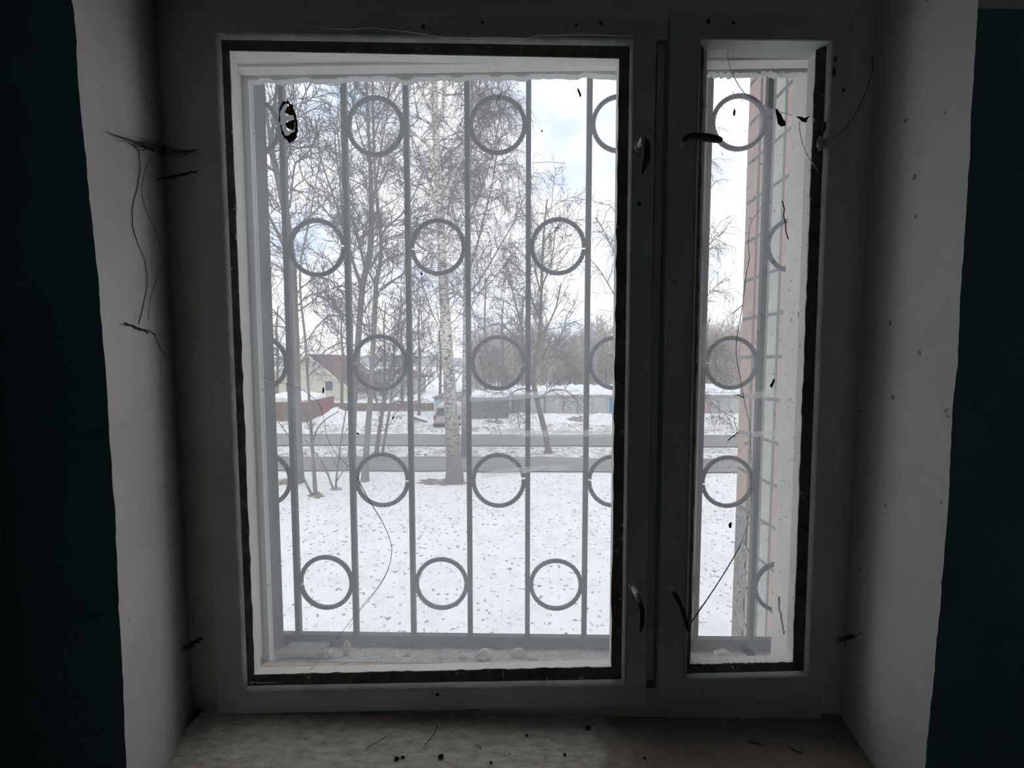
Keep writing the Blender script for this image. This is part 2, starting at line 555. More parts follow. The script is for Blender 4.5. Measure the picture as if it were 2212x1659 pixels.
# window wall: teal to shoulder height, whitewash above, built round the opening
LX, RX = at(12, 1200, -0.248).x, 2.3
DADO = at(2160, 19, wall_y(2160)).z
wf = MB()


def wall_strip(pts, x_far, sgn):
    for a, b in zip(pts, pts[1:]):
        zt, zb = a.z, b.z
        segs = [(zt, zb)]
        if zt > DADO > zb:
            segs = [(zt, DADO), (DADO, zb)]
        for s0, s1 in segs:
            f0 = (s0 - zb) / (zt - zb)
            f1 = (s1 - zb) / (zt - zb)
            p0 = b + (a - b) * f0
            p1 = b + (a - b) * f1
            yf = a.y + (x_far - a.x) * 0.05 / 1.37
            mi = 1 if (s0 + s1) / 2 > DADO else 0
            wf.add([(x_far, yf, s0), (p0.x, p0.y, s0), (p1.x, p1.y, s1), (x_far, yf, s1)],
                   [(0, 3, 2, 1) if sgn < 0 else (0, 1, 2, 3)], mi)


wall_strip(le, LX, -1)
wall_strip(re_, RX, 1)
ym = -0.22
for z0, z1, mi in ((le[0].z, 3.0, 1), (0.0, le[-1].z, 0)):
    wf.add([(LX, -0.245, z0), (RX, -0.165, z0), (RX, -0.165, z1), (LX, -0.245, z1)], [(0, 1, 2, 3)], mi)
# body of the wall behind its room face
lx_in = max(p.x for p in le) - 0.02
wf.box(LX - 0.2, -0.80, -0.19, 0.27, 0.0, 3.0, 0)
wf.box(0.84, RX + 0.2, -0.19, 0.27, 0.0, 3.0, 0)
wf.box(-0.80, 0.84, -0.14, 0.27, 0.0, SILLZ - 0.06, 0)
wf.box(-0.80, 0.84, -0.19, 0.27, 2.42, 3.0, 1)
struct(wf.build("wall_front", [M['teal'], M['whitewash']]), "dark teal painted wall around the window opening")

# splayed plaster reveals
lb = [(335, -60), (345, 100), (362, 420), (385, 820), (400, 1120), (418, 1500), (420, 1560)]
rb = [(1896, -60), (1888, 60), (1872, 420), (1852, 820), (1838, 1120), (1816, 1500), (1812, 1560)]


def line_at(line, y):
    for (x0, y0), (x1, y1) in zip(line, line[1:]):
        if y <= y1 or (x1, y1) == line[-1]:
            t = (y - y0) / (y1 - y0)
            return x0 + (x1 - x0) * t


def reveal(edge, back, name, label, sgn):
    mb = MB()
    rows = []
    zt, zb = 2.42, SILLZ - 0.03
    bt, bb = at(back[0][0], back[0][1], 0.026), at(back[-1][0], back[-1][1], 0.026)
    for p in edge:
        t = (p.z - bb.z) / (bt.z - bb.z)
        q = bb + (bt - bb) * t
        row = []
        for k in range(9):
            s = k / 8
            w = p + (q - p) * s
            bulge = 0.006 * math.sin(math.pi * s) + 0.003 * noise.noise((w.z * 2.2, s * 3, 5.0 * sgn))
            # rounded arris at the room edge
            if k == 0:
                bulge = 0.0
            row.append((p.x + (q.x - p.x) * s - sgn * bulge * 0.6, p.y + (q.y - p.y) * s, p.z))
        rows.append(row)
    n = len(rows)
    vs = [v for r in rows for v in r]
    fs = []
    for i in range(n - 1):
        for k in range(8):
            a = i * 9 + k
            f = (a, a + 1, a + 10, a + 9)
            fs.append(f if sgn > 0 else tuple(reversed(f)))
    mb.add(vs, fs)
    # thickness towards the wall body
    vs2 = [(v[0] + sgn * 0.03, v[1] + 0.003, v[2]) for v in vs]
    mb.add(vs2, [tuple(reversed(f)) for f in fs])
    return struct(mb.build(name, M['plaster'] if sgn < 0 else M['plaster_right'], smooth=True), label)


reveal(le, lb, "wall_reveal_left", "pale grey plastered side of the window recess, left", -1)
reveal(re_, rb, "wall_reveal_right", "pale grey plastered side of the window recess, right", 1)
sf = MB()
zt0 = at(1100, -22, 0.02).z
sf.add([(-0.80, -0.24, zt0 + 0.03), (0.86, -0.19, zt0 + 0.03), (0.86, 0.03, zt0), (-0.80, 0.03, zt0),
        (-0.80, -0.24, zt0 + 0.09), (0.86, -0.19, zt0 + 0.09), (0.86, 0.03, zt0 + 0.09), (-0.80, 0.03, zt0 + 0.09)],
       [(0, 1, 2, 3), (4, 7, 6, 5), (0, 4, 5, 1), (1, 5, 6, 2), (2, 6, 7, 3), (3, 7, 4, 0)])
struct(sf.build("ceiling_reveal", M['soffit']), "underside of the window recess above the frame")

SW = (-2.75, -2.25, 1.15, 2.05)      # opening added out of view as fill light for the room side
rm = MB()
rm.box(LX - 0.15, LX, SW[1], -0.19, 0, 3.0)
rm.box(LX - 0.15, LX, -4.2, SW[0], 0, 3.0)
rm.box(LX - 0.15, LX, SW[0], SW[1], 0, SW[2])
rm.box(LX - 0.15, LX, SW[0], SW[1], SW[3], 3.0)
struct(rm.build("wall_left", M['teal']), "teal side wall right beside the window")
w5 = empty("fill_window", (LX - 0.08, (SW[0] + SW[1]) / 2, SW[2]), kind="structure", label="added unseen window giving fill light from behind the camera")
for y0, y1, z0, z1, nm in ((SW[0], SW[0] + 0.05, SW[2], SW[3], "stile"), (SW[1] - 0.05, SW[1], SW[2], SW[3], "stile"),
                           (SW[0] + 0.05, SW[1] - 0.05, SW[2], SW[2] + 0.05, "rail"), (SW[0] + 0.05, SW[1] - 0.05, SW[3] - 0.05, SW[3], "rail")):
    rm = MB(); rm.box(LX - 0.10, LX - 0.06, y0, y1, z0, z1); rm.build(nm, M['sash'], w5)
rm = MB(); rm.box(LX - 0.082, LX - 0.078, SW[0] + 0.05, SW[1] - 0.05, SW[2] + 0.05, SW[3] - 0.05); rm.build("pane", M['glass_clear'], w5)
rm = MB(); rm.box(RX, RX + 0.15, -4.2, -0.15, 0, 3.0)
struct(rm.build("wall_right", M['dark_room']))
rm = MB(); rm.box(LX - 0.15, RX + 0.15, -4.35, -4.2, 0, 3.0)
struct(rm.build("wall_back", M['dark_room']))
rm = MB(); rm.box(LX - 0.2, RX + 0.2, -4.35, 0.27, 3.0, 3.15)
struct(rm.build("ceiling", M['whitewash']))
rm = MB(); rm.box(LX - 0.2, RX + 0.2, -4.35, 0.27, -0.15, 0.0)
struct(rm.build("floor", M['floor']))

# window sill board
sl = MB()
nx, ny = 60, 16
for j in range(ny + 1):
    for i in range(nx + 1):
        x = -0.74 + 1.50 * i / nx
        y = -0.23 + 0.27 * j / ny
        z = SILLZ + 0.0035 * noise.noise((x * 5, y * 9, 1.0)) + 0.0015 * noise.noise((x * 26, y * 60, 4.0))
        sl.v.append((x, y, z))
for j in range(ny):
    for i in range(nx):
        a = j * (nx + 1) + i
        sl.f.append((a, a + 1, a + nx + 2, a + nx + 1)); sl.m.append(0)
sl.box(-0.74, 0.76, -0.23, 0.04, SILLZ - 0.045, SILLZ - 0.008)
struct(sl.build("trim_sill", M['sill']), "grimy brown painted window sill board")

# ------------------------------------------------------------------ window: fixed box between the two layers
Y_IN, Y_GL, Y_BK = 0.0, 0.024, 0.045
BOXL, BOXR = -0.662, 0.692
BOXT = at(900, 113, 0.045).z
BOXB = at(900, 1455, 0.045).z
bx = empty("trim_1", (0.0, 0.05, BOXB), kind="structure", label="fixed wooden window box between inner and outer sashes")
FL, FR = at(345, 100, 0.012).x - 0.03, at(1888, 60, 0.012).x + 0.03
FT, FB = at(1100, -30, 0.012).z, SILLZ - 0.01
m_ = MB(); m_.box(-0.81, BOXL, 0.024, 0.124, FB, FT); m_.build("jamb", M['box'], bx)
m_ = MB(); m_.box(BOXR, 0.85, 0.024, 0.191, FB, FT); m_.build("jamb", M['box'], bx)
m_ = MB(); m_.box(BOXL, BOXR, 0.020, 0.124, BOXT, 2.43); m_.build("head", M['box'], bx)
OUTB = at(900, 1432, 0.108).z
m_ = MB()
m_.hexa([(BOXL, 0.012, FB), (BOXL, 0.012, BOXB), (BOXL, 0.045, BOXB), (BOXL, 0.106, OUTB), (BOXL, 0.106, FB)],
        [(BOXR, 0.012, FB), (BOXR, 0.012, BOXB), (BOXR, 0.045, BOXB), (BOXR, 0.106, OUTB), (BOXR, 0.106, FB)])
m_.m[2] = 1
m_.build("bottom_rail", [M['box_bottom'], M['sash']], bx)
m_ = MB(); m_.box(0.297, 0.403, 0.034, 0.048, OUTB, BOXT); m_.box(0.262, 0.402, 0.047, 0.124, OUTB, BOXT); m_.build("mullion", M['box'], bx)
# raised edging strips inside the box
m_ = MB(); m_.box(BOXL, BOXL + 0.006, 0.079, 0.10, BOXB, BOXT); m_.build("stop_strip", M['box'], bx)
m_ = MB(); m_.box(BOXR - 0.006, BOXR, 0.090, 0.108, BOXB, BOXT); m_.build("stop_strip", M['outer'], bx)
m_ = MB(); m_.box(BOXL, BOXR, 0.074, 0.10, BOXT - 0.005, BOXT); m_.build("stop_strip", M['box'], bx)


# ------------------------------------------------------------------ inner sashes
def lerpq(q, r, t):
    return [a + (b - a) * t for a, b in zip(q, r)]


def ragged(p, q, n, amp, seed, inward):
    rr = random.Random(seed)
    out = []
    for i in range(n + 1):
        t = i / n
        w = p + (q - p) * t
        if 0 < i < n:
            w = w + inward * (rr.random() ** 2.5 * amp)
        out.append(w)
    return out


def member(mb, loops, s, e, mi=0):
    """one mitred side (corner s to corner e) through a list of corner loops"""
    vs = []
    for lp in loops:
        vs += [lp[s], lp[e]]
    fs = []
    n = len(loops)
    for i in range(n - 1):
        fs.append((2 * i, 2 * i + 1, 2 * i + 3, 2 * i + 2))
    mb.add(vs, fs, mi)
    return vs


def sash(name, label, outer, mould, bead, glass, seed, rag=0.0028):
    """outer/mould/bead/glass: four photograph corners TL TR BR BL of each step of the profile"""
    c = at(sum(p[0] for p in outer) / 4, max(p[1] for p in outer), 0)
    root = empty(name, (c.x, 0.0, c.z), kind="structure", label=label)
    O = [at(x, y, 0) for x, y in outer]
    Mo = [at(x, y, 0) for x, y in mould]
    Be = [at(x, y, 0.010) for x, y in bead]
    Gl = [at(x, y, 0.021) for x, y in glass]
    yoff = lambda L, y: [Vector((p.x, y, p.z)) for p in L]
    sides = [(0, 1, "rail"), (1, 2, "stile"), (2, 3, "rail"), (3, 0, "stile")]
    ctr = sum(Gl, Vector()) / 4
    for k, (s, e, nm) in enumerate(sides):
        mb = MB()
        ob = yoff(O, 0.012)
        rnd = [o + (m - o).normalized() * 0.004 for o, m in zip(O, Mo)]
        oc = yoff(O, 0.004)
        loops = [yoff(Mo, Y_BK), yoff(O, Y_BK), oc, rnd, Mo, yoff(Mo, Y_BK)]
        member(mb, loops, s, e)
        # end faces at the mitre
        mb.add([lp[s] for lp in loops[:5]], [(0, 1, 2, 3, 4)])
        mb.add([lp[e] for lp in loops[:5]], [(4, 3, 2, 1, 0)])
        o = mb.build(nm, M['sash'], root)
        # quarter round moulding
        q = MB()
        prof = []
        for i in range(6):
            a = i / 5 * math.pi / 2
            t = math.sin(a)
            d = 1 - math.cos(a)
            lp = [m + (b - m) * (1 - math.cos(a)) if False else m + (b - m) * t for m, b in zip(Mo, Be)]
            lp = [Vector((p.x, -0.003 + 0.013 * d + (0.003 if i == 0 else 0), p.z)) for p in lp]
            prof.append(lp)
        prof.append(yoff(Be, Y_BK)); prof.append(yoff(Mo, Y_BK))
        member(q, prof, s, e)
        qo = q.build("moulding", M['moulding'], None, smooth=False)
        qo.parent = o
        qo.location = -Vector(root.location) - Vector(o.location) if False else (0, 0, 0)
        qo.matrix_parent_inverse = (Matrix.Translation(root.location) @ Matrix.Translation(o.location)).inverted()
        # putty bead with a ragged inner edge
        b = MB()
        n = 60
        inw = (ctr - (Gl[s] + Gl[e]) / 2)
        inw = Vector((inw.x, 0, 0)) if nm == "stile" else Vector((0, 0, inw.z))
        inw.normalize()
        ro = [Be[s] + (Be[e] - Be[s]) * (i / n) for i in range(n + 1)]
        ri = ragged(Gl[s], Gl[e], n, rag if k else rag * 0.02, seed * 10 + k, inw)
        rk = [Vector((p.x, 0.0235, p.z)) for p in ri]
        rk2 = [Vector((p.x, 0.0235, p.z)) for p in ro]
        vs = ro + ri + rk + rk2
        fs = []
        w = n + 1
        for i in range(n):
            for r_ in range(3):
                fs.append((r_ * w + i, r_ * w + i + 1, (r_ + 1) * w + i + 1, (r_ + 1) * w + i))
        b.add(vs, fs)
        bo = b.build("putty_bead", M['bead'], None)
        bo.parent = o
        bo.matrix_parent_inverse = (Matrix.Translation(root.location) @ Matrix.Translation(o.location)).inverted()
        # back lip behind the glass
    # back rebate piece, pale edge of paint seen past the glass
    for k, (s, e, nm) in enumerate(sides):
        mb = MB()
        loops = [yoff(Be, 0.0236), yoff(Gl, 0.0236), yoff(Gl, Y_BK), yoff(Be, Y_BK), yoff(Be, 0.0236)]
        member(mb, loops, s, e)
        mb.build("rebate", M['box'], root)
    return root, Gl


big, BIGG = sash("window_1", "large inner sash with dark grey paint and dusty cracked glass",
                 [(397, 18), (1420, 37), (1396, 1526), (470, 1545)],
                 [(463, 68), (1371, 83), (1352, 1485), (524, 1497)],
                 [(478, 86), (1360, 100), (1342, 1467), (535, 1481)],
                 [(494, 108), (1338, 125), (1321, 1442), (548, 1459)], 3)
small, SMG = sash("window_2", "narrow inner sash with broken speckled glass",
                  [(1450, 20), (1848, 33), (1787, 1499), (1422, 1507)],
                  [(1507, 86), (1800, 90), (1748, 1464), (1475, 1468)],
                  [(1512, 92), (1786, 95), (1736, 1449), (1482, 1455)],
                  [(1520, 104), (1764, 107), (1714, 1432), (1490, 1437)], 4)


def slab(root, name, pts_px, y0, y1, m, **kw):
    a = [at(x, y, y0) for x, y in pts_px]
    b = [Vector((p.x, y1, p.z)) for p in a]
    mb = MB(); mb.hexa(a, b)
    mb.m = [0] + [1] * (len(mb.f) - 1)      # dust film on the room side only
    return mb.build(name, [m, M['glass_clear']], root, **kw)


pane1 = slab(big, "pane", [(490, 104), (1342, 121), (1325, 1446), (544, 1463)], 0.0238, 0.0268, M['glass_in'])
BREAK = [(1574, 100), (1572, 125), (1579, 152), (1592, 178), (1607, 200), (1626, 215), (1652, 228), (1682, 241), (1712, 249), (1766, 258)]
pane2 = slab(small, "pane", [(1516, 100)] + BREAK + [(1718, 1436), (1486, 1441)], 0.0238, 0.0268, M['glass_small'])
pane2["label"] = "speckled pane with its upper right corner broken away"


def recess_y(px, py):
    f, b = line_at(LEFT_EDGE, py), line_at(lb, py)
    P, Q = at(f, py, wall_y(f)), at(b, py, 0.026)
    d = ray(px, py)
    e = Q - P
    # solve CAM + d*t = P + e*s in plan
    det = d.x * (-e.y) + e.x * d.y
    t = ((P.x - CAM.x) * (-e.y) + e.x * (P.y - CAM.y)) / det
    return max(-0.24, min(-0.006, CAM.y + d.y * t - 0.006))


def thread(pts_px, y, r, m, name, root=None, sides=5, wob=0.0, seed=0, **kw):
    rr = random.Random(seed)
    pts = [at(px, py, recess_y(px, py) if y == 'recess' else y) for px, py in pts_px]
    # smooth with a Catmull-Rom pass
    out = []
    for i in range(len(pts) - 1):
        p0 = pts[max(0, i - 1)]; p1 = pts[i]; p2 = pts[i + 1]; p3 = pts[min(len(pts) - 1, i + 2)]
        for k in range(5):
            t = k / 5
            q = 0.5 * ((2 * p1) + (p2 - p0) * t + (2 * p0 - 5 * p1 + 4 * p2 - p3) * t * t + (3 * p1 - p0 - 3 * p2 + p3) * t ** 3)
            q = q + Vector((rr.uniform(-wob, wob), 0, rr.uniform(-wob, wob)))
            out.append(q)
    out.append(pts[-1])
    mb = MB(); mb.tube(out, r, sides)
    return mb.build(name, m, root, **kw)


c1 = thread([(562, 812), (590, 822), (630, 833), (662, 848), (688, 872), (700, 905), (705, 940), (722, 975), (745, 1000), (765, 1020), (780, 1050), (800, 1085),
             (825, 1125), (842, 1165), (846, 1192), (838, 1230), (815, 1270), (780, 1312), (735, 1370), (690, 1425), (662, 1455)],
            0.0235, 0.0006, M['crack'], "crack", big, label="long curved crack across the large pane")
thread([(770, 1028), (800, 1085), (826, 1128), (843, 1168), (846, 1196), (837, 1234), (814, 1274), (775, 1322)], 0.0232, 0.00055, M['crack_dark'], "crack", big)
thread([(1657, 438), (1636, 460), (1620, 488), (1617, 530), (1619, 558), (1614, 582), (1608, 620), (1604, 662), (1594, 715), (1590, 750), (1592, 780), (1599, 815),
        (1605, 850), (1613, 890), (1621, 930), (1622, 1000), (1622, 1060), (1618, 1110), (1612, 1142), (1598, 1178), (1570, 1228), (1530, 1290), (1491, 1345)],
       0.0234, 0.0007, M['crack'], "crack", small, label="long crack down the narrow pane")
thread([(1619, 555), (1613, 590), (1604, 660), (1590, 750), (1598, 812)], 0.0231, 0.0005, M['crack_dark'], "crack", small)
thread([(1600, 1178), (1570, 1230), (1530, 1292), (1491, 1348)], 0.0231, 0.0008, M['crack_dark'], "crack", small)
thread([(1573, 106)] + BREAK[1:9], 0.0252, 0.0008, M['crack'], "broken_edge", small, label="bright broken edge of the narrow pane")


# nail and bolt heads, gouges
def stud(px, py, r, root, m, name="screw_head", depth=0.002):
    c = at(px, py, 0)
    mb = MB()
    n = 10
    a = [(c.x + r * math.cos(2 * math.pi * i / n), -0.0002, c.z + r * math.sin(2 * math.pi * i / n)) for i in range(n)]
    b = [(c.x + r * 0.8 * math.cos(2 * math.pi * i / n), -depth, c.z + r * 0.8 * math.sin(2 * math.pi * i / n)) for i in range(n)]
    mb.hexa(b, a)
    return mb.build(name, m, root)


for px, py, r, rt, mm in ((914, 58, 0.0042, big, 'debris'), (945, 1500, 0.0045, big, 'debris'), (1380, 440, 0.0045, big, 'debris'),
                          (1368, 1170, 0.006, big, 'sash'), (1465, 1165, 0.006, small, 'sash'), (1481, 436, 0.006, small, 'sash'),
                          (1042, 48, 0.003, big, 'bead'), (1245, 55, 0.003, big, 'bead'), (1298, 50, 0.004, big, 'bead'), (1530, 46, 0.005, small, 'bead'),
                          (1584, 50, 0.004, small, 'bead'), (1822, 195, 0.004, small, 'bead')):
    stud(px, py, r, rt, M[mm])


# handles
def handle(root, name, path, radii, flat, plate=None, painted=None):
    pts = [at(px, py, y) for px, py, y in path]
    plate_o = None
    base = MB()
    c = pts[0]
    n = 12
    a = [(c.x + 0.012 * math.cos(2 * math.pi * i / n), -0.0005, c.z + 0.015 * math.sin(2 * math.pi * i / n)) for i in range(n)]
    b = [(c.x + 0.010 * math.cos(2 * math.pi * i / n), -0.006, c.z + 0.013 * math.sin(2 * math.pi * i / n)) for i in range(n)]
    base.hexa(b, a)
    base.tube([(c.x, -0.004, c.z), (c.x, pts[0].y - 0.004, c.z)], 0.0065, 10)
    ho = base.build("handle", M['sash'], root)
    mb = MB()
    # finer path
    fp, fr = [], []
    for i in range(len(pts) - 1):
        p0 = pts[max(0, i - 1)]; p1 = pts[i]; p2 = pts[i + 1]; p3 = pts[min(len(pts) - 1, i + 2)]
        for k in range(4):
            t = k / 4
            fp.append(0.5 * ((2 * p1) + (p2 - p0) * t + (2 * p0 - 5 * p1 + 4 * p2 - p3) * t * t + (3 * p1 - p0 - 3 * p2 + p3) * t ** 3))
            fr.append(radii[i] + (radii[i + 1] - radii[i]) * t)
    fp.append(pts[-1]); fr.append(radii[-1])
    mb.tube(fp, fr, 10, flat=flat)
    lo = mb.build("lever", M['metal_handle'], None, smooth=True)
    lo.parent = ho
    lo.matrix_parent_inverse = (Matrix.Translation(root.location) @ Matrix.Translation(ho.location)).inverted()
    if painted:
        pm = MB()
        pm.tube([at(px, py, y) for px, py, y in painted], [0.0026, 0.0042, 0.004, 0.0028], 8)
        po = pm.build("paint_patch", M['handle_paint'], None, smooth=True)
        po.parent = ho
        po.matrix_parent_inverse = lo.matrix_parent_inverse.copy()
    return ho


handle(big, "handle", [(1390, 300, -0.030), (1395, 310, -0.036), (1397, 330, -0.038), (1393, 352, -0.036), (1385, 376, -0.030)],
       [0.0055, 0.0075, 0.0085, 0.0075, 0.003], 0.8, painted=[(1391, 299, -0.041), (1389, 304, -0.043), (1387, 310, -0.043), (1386, 315, -0.041)])
handle(big, "handle", [(1376, 1284, -0.030), (1381, 1300, -0.034), (1386, 1318, -0.036), (1386, 1345, -0.036), (1382, 1366, -0.032)],
       [0.0055, 0.006, 0.006, 0.0065, 0.003], 0.8, painted=[(1373, 1283, -0.037), (1376, 1289, -0.041), (1379, 1296, -0.043), (1381, 1300, -0.042)])
handle(small, "handle", [(1476, 306, -0.026), (1486, 297, -0.036), (1500, 294, -0.040), (1525, 297, -0.041), (1548, 301, -0.041), (1559, 304, -0.040)],
       [0.0055, 0.0065, 0.007, 0.0085, 0.0075, 0.004], 0.75)
handle(small, "handle", [(1453, 1278, -0.028), (1462, 1290, -0.036), (1472, 1310, -0.038), (1481, 1338, -0.038), (1487, 1360, -0.036)],
       [0.0055, 0.0055, 0.005, 0.0055, 0.005], 0.75)

# ------------------------------------------------------------------ outer sashes
YO = 0.108
oz_top = at(900, 166, YO).z
oz_bot = OUTB
oz_bot2 = at(900, 1432, 0.125).z


def outer_sash(name, label, x0, x1, xi0, xi1, seed):
    root = empty(name, ((x0 + x1) / 2, YO, oz_bot), kind="structure", label=label)
    rr = random.Random(seed)
    zb = oz_bot - 0.06
    m_ = MB(); m_.box(x0, xi0, YO, 0.125, zb, BOXT); m_.build("stile", M['outer'], root)
    m_ = MB(); m_.box(xi1, x1, YO, 0.125, zb, BOXT); m_.build("stile", M['outer'], root)
    # top rail with a chipped lower edge
    m_ = MB()
    n = 90
    lo = []
    z = 0.0
    for i in range(n + 1):
        if i % 3 == 0:
            z = rr.uniform(-0.0045, 0.0045) * (1.8 if rr.random() < 0.12 else 0.7)
        lo.append((xi0 + (xi1 - xi0) * i / n, oz_top + z + rr.uniform(-0.0012, 0.0012)))
    a = [(x, YO, z) for x, z in lo] + [(x, YO, BOXT) for x, z in reversed(lo)]
    b = [(x, 0.125, z) for x, y, z in a]
    vs = [(x, YO, z) for x, z in lo] + [(x, YO, BOXT) for x, z in lo] + [(x, 0.125, z) for x, z in lo] + [(x, 0.125, BOXT) for x, z in lo]
    w = n + 1
    fs = []
    for i in range(n):
        fs += [(i, i + 1, w + i + 1, w + i), (2 * w + i, 3 * w + i, 3 * w + i + 1, 2 * w + i + 1), (i, 2 * w + i, 2 * w + i + 1, i + 1)]
    m_.add(vs, fs)
    m_.build("rail", M['outer'], root)
    m_ = MB()
    m_.hexa([(xi0, YO, zb), (xi0, YO, oz_bot), (xi0, 0.125, oz_bot2), (xi0, 0.125, zb)], [(xi1, YO, zb), (xi1, YO, oz_bot), (xi1, 0.125, oz_bot2), (xi1, 0.125, zb)])
    m_.build("rail", M['box_bottom'], root)
    m_ = MB(); m_.hexa([(xi0, 0.118, oz_bot - 0.03), (xi1, 0.118, oz_bot - 0.03), (xi1, 0.118, oz_top + 0.02), (xi0, 0.118, oz_top + 0.02)],
                       [(xi0, 0.121, oz_bot - 0.03), (xi1, 0.121, oz_bot - 0.03), (xi1, 0.121, oz_top + 0.02), (xi0, 0.121, oz_top + 0.02)])
    m_.m = [0] + [1] * (len(m_.f) - 1)
    m_.build("pane", [M['glass_out'], M['glass_clear']], root)
    return root


outer_sash("window_3", "large outer sash behind the dusty inner glass", BOXL, 0.30, at(546, 170, 0.125).x, 0.272, 21)
outer_sash("window_4", "narrow outer sash behind the broken pane", 0.40, BOXR - 0.002, 0.425, BOXR - 0.007, 22)

# white chips standing in for daylight through holes rubbed in the grime
for px, py, r in ((549, 289, 0.004), (566, 842, 0.004), (579, 1265, 0.0042)):
    c = at(px, py, YO - 0.001)
    mb = MB()
    a = [(c.x + r * (0.8 + 0.3 * R.random()) * math.cos(2 * math.pi * i / 9), c.y, c.z + r * (0.8 + 0.3 * R.random()) * math.sin(2 * math.pi * i / 9)) for i in range(9)]
    mb.hexa(a, [(x, y + 0.0008, z) for x, y, z in a])
    mb.build("daylight_spot", M['snow_clean'], None, label={289: "white chip for daylight through a rubbed hole beside the brown sticker rest",
             842: "white chip for daylight through a rubbed hole near the house gable", 1265: "white chip for daylight through a rubbed hole low on the left"}[py], cat="fleck",
             group="white flecks on the left stile")

# ------------------------------------------------------------------ outside face of the wall, ledge, rubble
YG = 0.295
fz_top = at(900, 150, 0.27).z
fc = MB()
fc.box(-3.0, at(571, 170, 0.275).x, 0.123, 0.275, GZ, 6.0)
fc.box(0.76, 3.2, 0.123, 0.275, GZ, 6.0)
fc.box(-0.735, 0.76, 0.123, 0.275, fz_top, 6.0)
lz0 = at(900, 1434, 0.127).z
bar_top = at(900, 1369, YG).z
bar_bot = at(900, 1396, YG).z
fc.box(-0.735, 0.76, 0.15, 0.275, GZ, bar_bot - 0.06)
struct(fc.build("wall_outside", M['facade']), "outer face of the house wall round the window")
lg = MB()
nx, ny = 70, 12
for j in range(ny + 1):
    for i in range(nx + 1):
        t = j / ny
        x = -0.735 + 1.495 * i / nx
        y = 0.124 + (YG - 0.012 - 0.124) * t
        z = (lz0 - 0.004) + (bar_bot + 0.010 - lz0) * t + 0.004 * noise.noise((x * 14, y * 20, 2))
        lg.v.append((x, y, z))
for j in range(ny):
    for i in range(nx):
        a = j * (nx + 1) + i
        lg.f.append((a, a + 1, a + nx + 2, a + nx + 1)); lg.m.append(0)
struct(lg.build("trim_ledge", M['ledge']), "sloping mortar ledge outside the window")


def stone(px, py, y, r, name, label, m, squash=(1, 1, 0.7), seed=0, group=None, cat="stone", zfix=None):
    c = at(px, py, y)
    rr = random.Random(seed)
    mb = MB()
    n, k = 8, 5
    vs = [(0, 0, -squash[2] * r)]
    for j in range(1, k):
        ph = math.pi * j / k
        for i in range(n):
            th = 2 * math.pi * i / n
            q = r * rr.uniform(0.72, 1.15)
            vs.append((q * math.sin(ph) * math.cos(th) * squash[0], q * math.sin(ph) * math.sin(th) * squash[1], -q * math.cos(ph) * squash[2]))
    vs.append((0, 0, squash[2] * r))
    fs = [(0, 1 + (i + 1) % n, 1 + i) for i in range(n)]
    for j in range(k - 2):
        for i in range(n):
            a = 1 + j * n + i
            b = 1 + j * n + (i + 1) % n
            fs.append((a, b, b + n, a + n))
    last = len(vs) - 1
    fs += [(1 + (k - 2) * n + i, 1 + (k - 2) * n + (i + 1) % n, last) for i in range(n)]
    mb.add(vs, fs)
    o = mb.build(name, m, None, label=label, cat=cat, group=group)
    o.location = c if zfix is None else (c.x, c.y, zfix + r * squash[2] * 0.8)
    return o


def ledge_z(y):
    t = (y - 0.124) / (YG - 0.012 - 0.124)
    return (lz0 - 0.004) + (bar_bot + 0.010 - lz0) * t


for px, py, r, sd, lb_ in ((1045, 1412, 0.017, 1, "large angular mortar lump on the outer ledge"), (1118, 1407, 0.015, 2, "pale mortar lump right of the largest lump"),
                           (705, 1412, 0.013, 3, "rounded mortar lump beside the slate scrap"), (748, 1405, 0.013, 4, "upright sliver of mortar on the outer ledge"),
                           (1000, 1418, 0.009, 5, "small mortar crumb left of the largest lump"), (960, 1420, 0.008, 6, "flat mortar crumb under the third grille bar"),
                           (672, 1430, 0.008, 7, "small pale crumb at the slate scrap's corner"), (1150, 1418, 0.008, 8, "small mortar crumb near the fifth grille bar"),
                           (1568, 1415, 0.020, 9, "flat pale mortar lump behind the narrow pane"), (880, 1408, 0.007, 10, "tiny mortar crumb near the ledge middle")):
    y = 0.185 if py > 1410 else 0.205
    stone(px, py, y, r * 1.4, "mortar_lump", lb_, M['rubble'], (1.2 if sd != 4 else 0.6, 0.9, 0.7 if sd != 4 else 1.3), sd, "mortar rubble on the ledge", zfix=ledge_z(y) - 0.003)
cs = MB()
n = 24
ca, cb = at(600, 1432, 0.165), at(688, 1432, 0.165)
vs = []
for j, y in enumerate((0.165, 0.215)):
    for i in range(n + 1):
        x = ca.x + (cb.x - ca.x) * (i / n)
        vs.append((x, y, ledge_z(y) + 0.010))
vs2 = []
rows = 20
mesh_v = []
for j in range(rows + 1):
    t = j / rows
    y = 0.163 + 0.055 * t
    for x in (ca.x + 0.008 * t, cb.x + 0.004 * t):
        mesh_v.append((x, y, ledge_z(y) + 0.010 + 0.022 * t + 0.005 * math.sin(t * math.pi * 8)))
fs = [(2 * j, 2 * j + 1, 2 * j + 3, 2 * j + 2) for j in range(rows)]
cs.add(mesh_v, fs)
cs.add([(x, y, z - 0.004) for x, y, z in mesh_v], [tuple(reversed(f)) for f in fs])
cs.build("slate_scrap", M['slate'], None, label="scrap of corrugated slate in the left corner of the ledge", cat="slate")

